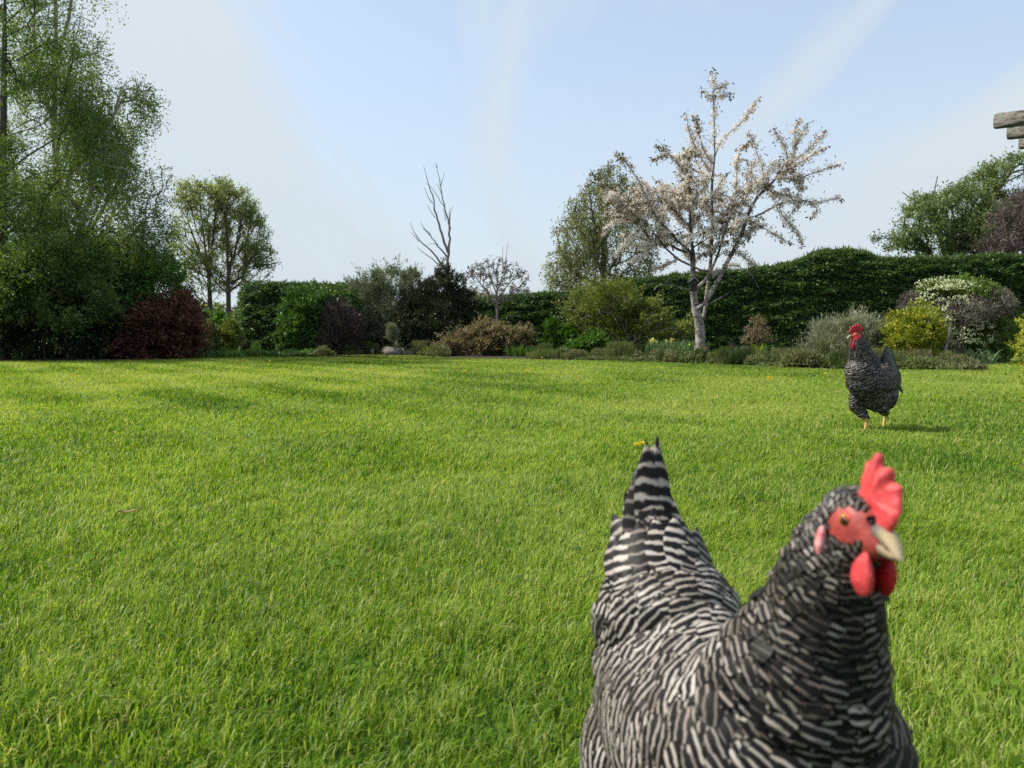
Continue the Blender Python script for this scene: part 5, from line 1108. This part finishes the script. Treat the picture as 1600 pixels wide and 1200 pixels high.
# ---------------------------------------------------------------- the hen in front
def build_hen():
    O = A(.165, .600, 0); fwd = A(.15, -.989, 0); W, Wi = frame(O, fwd)
    t = thing('hen', 'blurred barred black-and-white hen close to the camera, red comb, looking at the lens', 'hen', O)
    def loc(x, y, z): return Wi(A(x, y, z))
    hc = loc(.2085, .457, .4165)                      # head centre in the body frame
    Hf, Hi = head_frame(W, hc, -.02, .16)
    n1_ = loc(.2065, .474, .396); n2_ = loc(.2050, .486, .370); n3_ = loc(.2025, .497, .336); n4_ = loc(.197, .512, .292)
    E = []
    E += [A(0, 0, .205, .135, .080, .086), A(.045, -.010, .205, .105, .092, .092), A(.072, -.016, .222, .080, .088, .090), A(-.06, 0, .215, .10, .078, .082)]
    E += [A(-.098, .006, .260, .080, .065, .068), A(-.060, .0, .240, .09, .058, .062), A(-.114, .012, .288, .052, .042, .047)]
    E += spheres_chain([(-.126, .013, .316, .028, .026, .036), (-.154, .013, .356, .020, .015, .024), (-.170, .012, .386, .009, .007, .012)])
    # wings
    E += [A(-.005, .057, .208, .112, .026, .052), A(-.005, -.063, .208, .112, .026, .052), A(-.095, .056, .214, .042, .014, .024), A(-.095, -.060, .214, .042, .014, .024)]
    # fluffy underside and thighs
    E += [A(-.075, .034, .145, .072, .054, .072), A(-.075, -.040, .145, .072, .054, .072), A(-.10, 0, .19, .075, .06, .07)]
    E += spheres_chain([(*n4_, .056, .053, .060), (*n3_, .041, .0365, .045), (*n2_, .033, .0300, .036), (*n1_, .0270, .0250, .028)], .3)
    E += spheres_chain([(.05, -.008, .232, .075, .062, .064), (*n4_, .056, .054, .058)], .3)
    head = [((0, 0, .0005), (.0225, .0168, .0195)), ((-.008, 0, .001), (.019, .0175, .019)), ((.014, 0, -.003), (.014, .0115, .0125)), ((.021, 0, -.004), (.009, .0085, .0092)), ((.004, 0, -.010), (.019, .0145, .013))]
    for c, r in head:
        p = Wi(Hf(A(*c))); E.append(A(*p, *r))
    E += leg_chain((-.02, .045, .155), (.01, .052, .11), (-.03, .05, .075), (-.005, .052, 0), .045)
    E += leg_chain((-.03, -.045, .155), (0, -.052, .11), (-.04, -.05, .075), (-.03, -.052, 0), .045)
    me = remeshed(E, W, .0026, 4, 'body')
    V, N, T = me_arrays(me); V0, T0 = V, T; Lc = Wi(V); H = Hi(Lc)
    skin = (((H[:, 0] - .0085) / .0150) ** 2 + ((H[:, 2] - .0040) / .0118) ** 2 < 1) & (np.abs(H[:, 1]) > .004) | ((H[:, 0] > .019) & (H[:, 2] > -.02) & (H[:, 2] < .012))
    tn = np.zeros(len(V)); tn[skin] = .5; leg = Lc[:, 2] < .072; tn[leg] = .95
    a = me.attributes.new('tint', 'FLOAT', 'POINT'); a.data.foreach_set('value', tn.astype(np.float32))
    me.materials.append(body_mat('hen_skin', (.030, .029, .030), (.50, .075, .062), (.62, .50, .28)))
    bo = bpy.data.objects.new('body', me); S.collection.objects.link(bo); bo.parent = t; bo.matrix_parent_inverse = t.matrix_world.inverted()
    fm = feather_mat('hen_feathers', (.010, .0095, .0095), (.44, .405, .365), .62, gloss=.10)
    def skip(Lc):
        H = Hi(Lc); face = (((H[:, 0] - .0085) / .0140) ** 2 + ((H[:, 2] - .0040) / .0108) ** 2 < 1) & (np.abs(H[:, 1]) > .0055)
        beakz = (H[:, 0] > .0195) & (H[:, 2] > -.016)
        return face | beakz | ((Lc[:, 2] > .362) & (Lc[:, 0] < -.10)) | (Lc[:, 2] < .078) | ((np.abs(H[:, 0] + .0050) < .0045) & (np.abs(H[:, 2] + .0125) < .0105))
    def spec(Lc):
        H = Hi(Lc); dh = np.linalg.norm(H * A(1, 1, 1), axis=1)
        nk = np.clip((Lc[:, 2] - .27) / .10, 0, 1) * np.clip((Lc[:, 0] - .02) / .05, 0, 1)          # neckness
        hd = np.clip((.055 - dh) / .03, 0, 1)
        tl = np.clip((Lc[:, 2] - .33) / .05, 0, 1) * (Lc[:, 0] < -.05)
        L = .036 * (1 - nk) + .023 * nk; L = L * (1 - hd) + .0080 * hd; L += .006 * tl
        Wd = .0245 * (1 - nk) + .0115 * nk; Wd = Wd * (1 - hd) + .0045 * hd
        fl = np.clip((.17 - Lc[:, 2]) / .04, 0, 1) * (Lc[:, 0] < -.02)                                # fluff
        L += .012 * fl; Wd += .004 * fl
        pt = np.where(nk < .5, .0072, .0054); pt = np.where(hd > .3, .0036, pt)
        tb_ = .70 - .42 * nk * (1 - hd) - .25 * np.clip((Lc[:, 0] - .06) / .05, 0, 1) * (1 - nk) - .18 * hd
        sp = .0098 * (1 - nk) + .0054 * nk; sp = sp * (1 - hd) + .0024 * hd
        return L, Wd, pt, sp, tb_
    fs = [(tuple(Wi(Hf(A(.03, 0, 0)))), tuple(hc), .3), (tuple(hc), tuple(n2_), 1.), (tuple(n2_), tuple(n4_), 1.2), (tuple(n4_), (.02, 0, .22), 1.), ((.06, 0, .21), (-.08, 0, .225), 1.), ((-.08, 0, .235), (-.125, 0, .31), .6), ((-.125, 0, .31), (-.18, 0, .41), .5), ((-.05, 0, .17), (-.12, 0, .12), .7)]
    P, Nn, Lc, L, Wd, pt, Fl, rng, g_, tb_ = plumage('plumage', me, t, fm, Wi, fs, spec, 71, skip)
    R = np.stack([W(A(1, 0, 0)) - W(A(0, 0, 0)), W(A(0, 1, 0)) - W(A(0, 0, 0)), A(0, 0, 1)]); Tn = Fl @ R
    lift = np.where(L > .028, .0066, np.where(L > .012, .0050, .0024))
    V, F, uv, tn = feather_geo(P, Nn, Tn, L, Wd, pt, rng, lift, nv=8, jit=.10, tbase=tb_)
    print('hen feathers', len(P))
    mesh_np('plumage', V, F, None, fm, t, tint=tn, uv=uv, smooth=True)
    # long tail feathers layered on the cone, laid on the body surface
    from mathutils.bvhtree import BVHTree
    bvh = BVHTree.FromPolygons([tuple(v) for v in V0], [tuple(int(i) for i in f) for f in T0])
    rg = np.random.default_rng(5); Ps = []; Ns = []; Ts = []; Ls = []; Ws = []; Pt = []
    Gp = []
    for lay, (rf, rz, tf, tz, ru, tu, wd, k) in enumerate([(-.100, .322, -.172, .4250, .005, .0004, .036, 3), (-.092, .318, -.162, .396, .014, .0030, .032, 4), (-.084, .312, -.146, .362, .025, .0120, .030, 7), (-.078, .302, -.130, .338, .031, .0200, .032, 8)]):
        for i in range(k):
            u = (i / (k - 1) * 2 - 1) * 1.0; cu = abs(u) ** 2; root = A(rf - .030 * cu, .012 + u * ru, rz - .010 * cu); tip = A(tf - .012 * cu, .010 + u * tu, tz - (.014 if lay else .018) * abs(u) ** 1.3)
            d = norm(tip - root); L_ = np.linalg.norm(tip - root) * 1.08; nn = A(.80, u * (.05, .30, 1.0, 1.0)[lay], .35); nn = norm(nn - d * (nn @ d)); c = (root + tip) / 2; nw = nn @ R; mx_ = -1
            for q_ in (root * .75 + tip * .25, c, root * .4 + tip * .6):
                hit = bvh.ray_cast(Vector(W(q_) + nw * .12), Vector(-nw), .13)
                if hit[0] is not None: mx_ = max(mx_, .12 - hit[3])
            c = c + nn * (max(mx_, -.004) + .0022 + .0020 * lay)
            Ps.append(W(c)); Ns.append(nn @ R); Ts.append(d @ R); Ls.append(L_); Ws.append(wd); Pt.append(.0165 - .0015 * lay); Gp.append(tip[2] * 1.15 - L_ * .5)
    V, F, uv, tn = feather_geo(np.array(Ps), np.array(Ns), np.array(Ts), np.array(Ls), np.array(Ws), np.array(Pt), rg, np.full(len(Ps), .004), nu=9, nv=18, hug=.0, jit=.2, tbase=.62, point=.50, g=np.array(Gp))
    mesh_np('tail', V, F, None, fm, t, tint=tn, uv=uv, smooth=True)
    # head furniture
    # comb: serrated blade
    out = [(-.002, .014), (-.0045, .022), (-.0048, .032), (-.0030, .0405), (.0008, .0395), (.0032, .0385), (.0052, .0425), (.0078, .0480), (.0115, .0482), (.0132, .0420), (.0155, .0405), (.0190, .0422), (.0208, .0395), (.0215, .0340), (.0250, .0335), (.0282, .0335), (.0292, .0290), (.0318, .0250), (.0345, .0195), (.0350, .0130), (.0325, .0070), (.0285, .0040), (.0220, .0050), (.0150, .0080), (.0070, .0110)]
    lens('comb', smooth_outline([(a * .93, b) for a, b in out], 2), .0070, M['comb'], t, lambda L: Hf(L + np.c_[0 * L[:, 0], .0028 * np.sin(L[:, 0] * 190) * (L[:, 2] > .02) - .10 * (L[:, 2] - .01), 0 * L[:, 0]]), centre=(.012, .022))
    beak(t, Hf, (.0190, 0, .0010), (.0425, 0, -.0048), .0066, .0105, .0036)
    for sd_ in (1, -1):
        ey = blob_mesh('eye', (.0065, sd_ * .0136, .0065), (.0042, .0031, .0042), Hf, M['eye_orange'], t)
        pu = blob_mesh('pupil', (.0078, sd_ * .0150, .0066), (.0025, .0019, .0025), Hf, M['pupil'], ey)
        blob_mesh('eyelid', (.0060, sd_ * .0124, .0065), (.0058, .0022, .0056), Hf, M['comb'], t, ns=.0006, nsc=500)
        drop = lambda V: V * np.c_[.62 + .38 * np.clip(.6 - V[:, 2], 0, 1.2) / 1.0, np.ones(len(V)), np.ones(len(V))]
        blob_mesh('wattle', (.0205, sd_ * .0074, -.0215), (.0104, .0038, .0148), Hf, M['comb'] if sd_ > 0 else M['comb_dark'], t, shape=drop, ns=.0034, nsc=120)
        blob_mesh('earlobe', (-.0050, sd_ * .0198, -.0125), (.0038, .0030, .0105), Hf, M['earlobe'], t, ns=.0012, nsc=300)
        blob_mesh('nostril', (.0300, sd_ * .0047, .0015), (.0016, .0010, .0009), Hf, M['pupil'], t)
    return t
build_hen()

# ---------------------------------------------------------------- the rooster on the lawn
def build_rooster():
    O = gp(1357, 676); O = A(O[0], O[1], 0); W, Wi = frame(O, A(-.86, -.51, 0))
    t = thing('rooster', 'dark barred rooster with bright red comb and wattles standing on the lawn', 'rooster', O)
    hc = A(.128, .0, .533); Hf, Hi = head_frame(W, hc, .42, .06)
    E = [A(.0, 0, .265, .115, .092, .105), A(.060, 0, .300, .090, .088, .105), A(.085, 0, .335, .075, .078, .09), A(-.085, 0, .205, .095, .092, .095), A(-.03, 0, .20, .09, .085, .075), A(-.06, 0, .28, .10, .08, .07), A(-.135, 0, .215, .055, .065, .06)]
    E += [A(.040, 0, .375, .075, .070, .075)]
    E += spheres_chain([(.070, 0, .39, .070, .072, .075), (.095, 0, .445, .054, .054, .055), (.113, 0, .490, .040, .039, .042), (.122, 0, .518, .031, .030, .03)], .3)
    for c, r in [((0, 0, 0), (.027, .020, .024)), ((.014, 0, -.004), (.018, .014, .016)), ((.006, 0, -.014), (.02, .016, .016))]:
        E.append(A(*Wi(Hf(A(*c))), *r))
    E += spheres_chain([(-.09, 0, .30, .05, .055, .05), (-.125, 0, .345, .035, .035, .04), (-.145, 0, .385, .018, .018, .03)])
    E += [A(-.03, .080, .29, .115, .026, .062), A(-.03, -.080, .29, .115, .026, .062)]
    fa = Wi(gp(1352, 677)); fb = Wi(gp(1380, 671))
    E += leg_chain((.03, .045, .20), (.05, .045, .15), (fa[0] - .01, fa[1], .075), (fa[0], fa[1], 0), .052, .07, sc=1.12)
    E += leg_chain((-.05, -.045, .20), (-.04, -.045, .15), (fb[0] - .02, fb[1], .085), (fb[0], fb[1], 0), .050, .07, sc=1.12)
    me = remeshed(E, W, .0036, 4, 'body'); V, N, T = me_arrays(me); Lc = Wi(V); H = Hi(Lc)
    skin = (((H[:, 0] - .012) / .026) ** 2 + ((H[:, 2] + .002) / .022) ** 2 < 1) & (H[:, 0] > -.014)
    tn = np.zeros(len(V)); tn[skin] = .5; tn[Lc[:, 2] < .083] = .95
    a = me.attributes.new('tint', 'FLOAT', 'POINT'); a.data.foreach_set('value', tn.astype(np.float32))
    me.materials.append(body_mat('rooster_skin', (.022, .022, .024), (.60, .022, .028), (.72, .50, .16)))
    bo = bpy.data.objects.new('body', me); S.collection.objects.link(bo); bo.parent = t; bo.matrix_parent_inverse = t.matrix_world.inverted()
    fm = feather_mat('rooster_feathers', (.008, .008, .0095), (.27, .26, .245), .70, .2, .25)
    def skip(Lc):
        H = Hi(Lc); return ((((H[:, 0] - .012) / .025) ** 2 + ((H[:, 2] + .002) / .020) ** 2 < 1) & (H[:, 0] > -.012)) | (H[:, 0] > .022) & (H[:, 2] > -.03) | (Lc[:, 2] < .09)
    def spec(Lc):
        dh = np.linalg.norm(Hi(Lc), axis=1); nk = np.clip((Lc[:, 2] - .34) / .13, 0, 1); hd = np.clip((.06 - dh) / .03, 0, 1)
        L = .036 * (1 - nk) + .040 * nk; L = L * (1 - hd) + .012 * hd; Wd = .021 * (1 - nk) + .009 * nk; Wd = Wd * (1 - hd) + .006 * hd
        pt = .0125 * (1 - nk) + .008 * nk; sp = .0092 * (1 - nk) + .0062 * nk; sp = sp * (1 - hd) + .0035 * hd
        return L, Wd, pt, sp, .6 + .15 * np.clip((Lc[:, 0] - .06) / .06, 0, 1) - .3 * nk
    fs = [(tuple(Wi(Hf(A(.04, 0, 0)))), tuple(hc), .3), (tuple(hc), (.10, 0, .46), 1.), ((.10, 0, .46), (.06, 0, .38), 1.2), ((.06, 0, .38), (.0, 0, .28), 1.), ((.03, 0, .28), (-.12, 0, .22), 1.), ((-.08, 0, .29), (-.15, 0, .39), .3)]
    P, Nn, Lc, L, Wd, pt, Fl, rng, g_, tb_ = plumage('plumage', me, t, fm, Wi, fs, spec, 72, skip)
    R = np.stack([W(A(1, 0, 0)) - W(A(0, 0, 0)), W(A(0, 1, 0)) - W(A(0, 0, 0)), A(0, 0, 1)]); Tn = Fl @ R
    V, F, uv, tn = feather_geo(P, Nn, Tn, L, Wd, pt, rng, np.where(L > .022, .006, .003), nu=5, nv=6, rad=.09, tbase=tb_)
    mesh_np('plumage', V, F, None, fm, t, tint=tn, uv=uv, smooth=True); print('rooster feathers', len(P))
    # tail: curved dark feathers, each a bent ribbon
    tm = feather_mat('tail_feathers', (.010, .012, .018), (.12, .13, .15), .75, .8, .2); rg = np.random.default_rng(8)
    def ribbon(pts, w, side, lst):
        Q = resample(pts, .012); m_ = len(Q); Tg = norm(np.gradient(Q, axis=0)); Sx = norm(np.cross(Tg, side)); s = np.linspace(0, 1, m_); pw = w * np.clip(np.sin(np.clip(s * 1.15 + .12, 0, 1) * PI) ** .5, .12, 1) * .5
        Nn = np.cross(Sx, Tg); Vv = np.stack([Q - Sx * pw[:, None], Q + Nn * .003, Q + Sx * pw[:, None]], 1); lst.append((Vv, s))
    rb = []
    for sd_ in (-1, 1):
        for i in range(9):
            a = i / 8; k = A(-.10, sd_ * (.006 + .022 * a), .33 - .03 * a); up = .145 - .07 * a
            tip = A(-.145 - .035 * a, sd_ * (.008 + .030 * a), .33 + up - .06 * a)
            ribbon([k, k * .5 + tip * .5 + A(-.012, 0, .03), tip, tip + A(-.025 - .01 * a, sd_ * .006, -.030 - .01 * a)], .042, A(0, sd_, .15), rb)
        for i in range(0):
            k = A(-.10, sd_ * .03, .33); tip = A(-.175 - .015 * i, sd_ * (.03 + .012 * i), .475 - .03 * i)
            ribbon([k, tip + A(.03, 0, .0), tip, tip + A(-.045, 0, -.05), tip + A(-.062, 0, -.13 - .02 * rg.random())], .020, A(0, sd_, .1), rb)
    for sd_ in (-1, 1):
        for i in range(8):   # saddle hackles falling over the flank
            k = A(-.08 - .008 * i, sd_ * .05, .325 - .004 * i); ribbon([k, k + A(-.025, sd_ * .024, -.035), k + A(-.04, sd_ * .032, -.085)], .016, A(0, sd_, .3), rb)
    Vs = []; Fs = []; uvs = []; n = 0
    for Vv, s in rb:
        m_ = len(s); Vs.append(Vv.reshape(-1, 3)); uvs.append(np.stack([np.tile([-1, 0, 1], m_), np.repeat(s * 9, 3)], 1))
        i = np.arange(m_ - 1)[:, None] * 3 + np.arange(2)[None] + n; Fs.append(np.stack([i, i + 1, i + 4, i + 3], -1).reshape(-1, 4)); n += m_ * 3
    V = W(np.concatenate(Vs)); mesh_np('tail', V, np.concatenate(Fs), None, tm, t, tint=np.full(len(V), .6), uv=np.concatenate(uvs), smooth=True)
    out = [(-.030, .014), (-.040, .026), (-.043, .040), (-.034, .038), (-.030, .050), (-.022, .046), (-.016, .062), (-.008, .050), (.001, .067), (.008, .051), (.017, .062), (.021, .046), (.031, .050), (.033, .036), (.041, .030), (.043, .018), (.037, .010), (.024, .010), (.010, .018), (-.012, .020)]
    lens('comb', smooth_outline(out, 2), .012, M['comb_dark'], t, Hf, centre=(0, .030))
    beak(t, Hf, (.027, 0, -.004), (.058, 0, -.014), .0085, .012, .004)
    for sd_ in (1, -1):
        ey = blob_mesh('eye', (.012, sd_ * .0180, .006), (.0052, .004, .0052), Hf, M['eye_orange'], t); blob_mesh('pupil', (.0125, sd_ * .0203, .006), (.0024, .0022, .0024), Hf, M['pupil'], ey)
        drop = lambda V: V * np.c_[.55 + .45 * np.clip(.6 - V[:, 2], 0, 1.2), np.ones(len(V)), np.ones(len(V))]
        blob_mesh('wattle', (.016, sd_ * .012, -.044), (.022, .006, .036), Hf, M['comb_dark'], t, shape=drop, ns=.003, nsc=110)
        blob_mesh('earlobe', (-.012, sd_ * .0195, -.018), (.007, .004, .014), Hf, M['earlobe'] if sd_ < 0 else M['comb_dark'], t)
    return t
build_rooster()
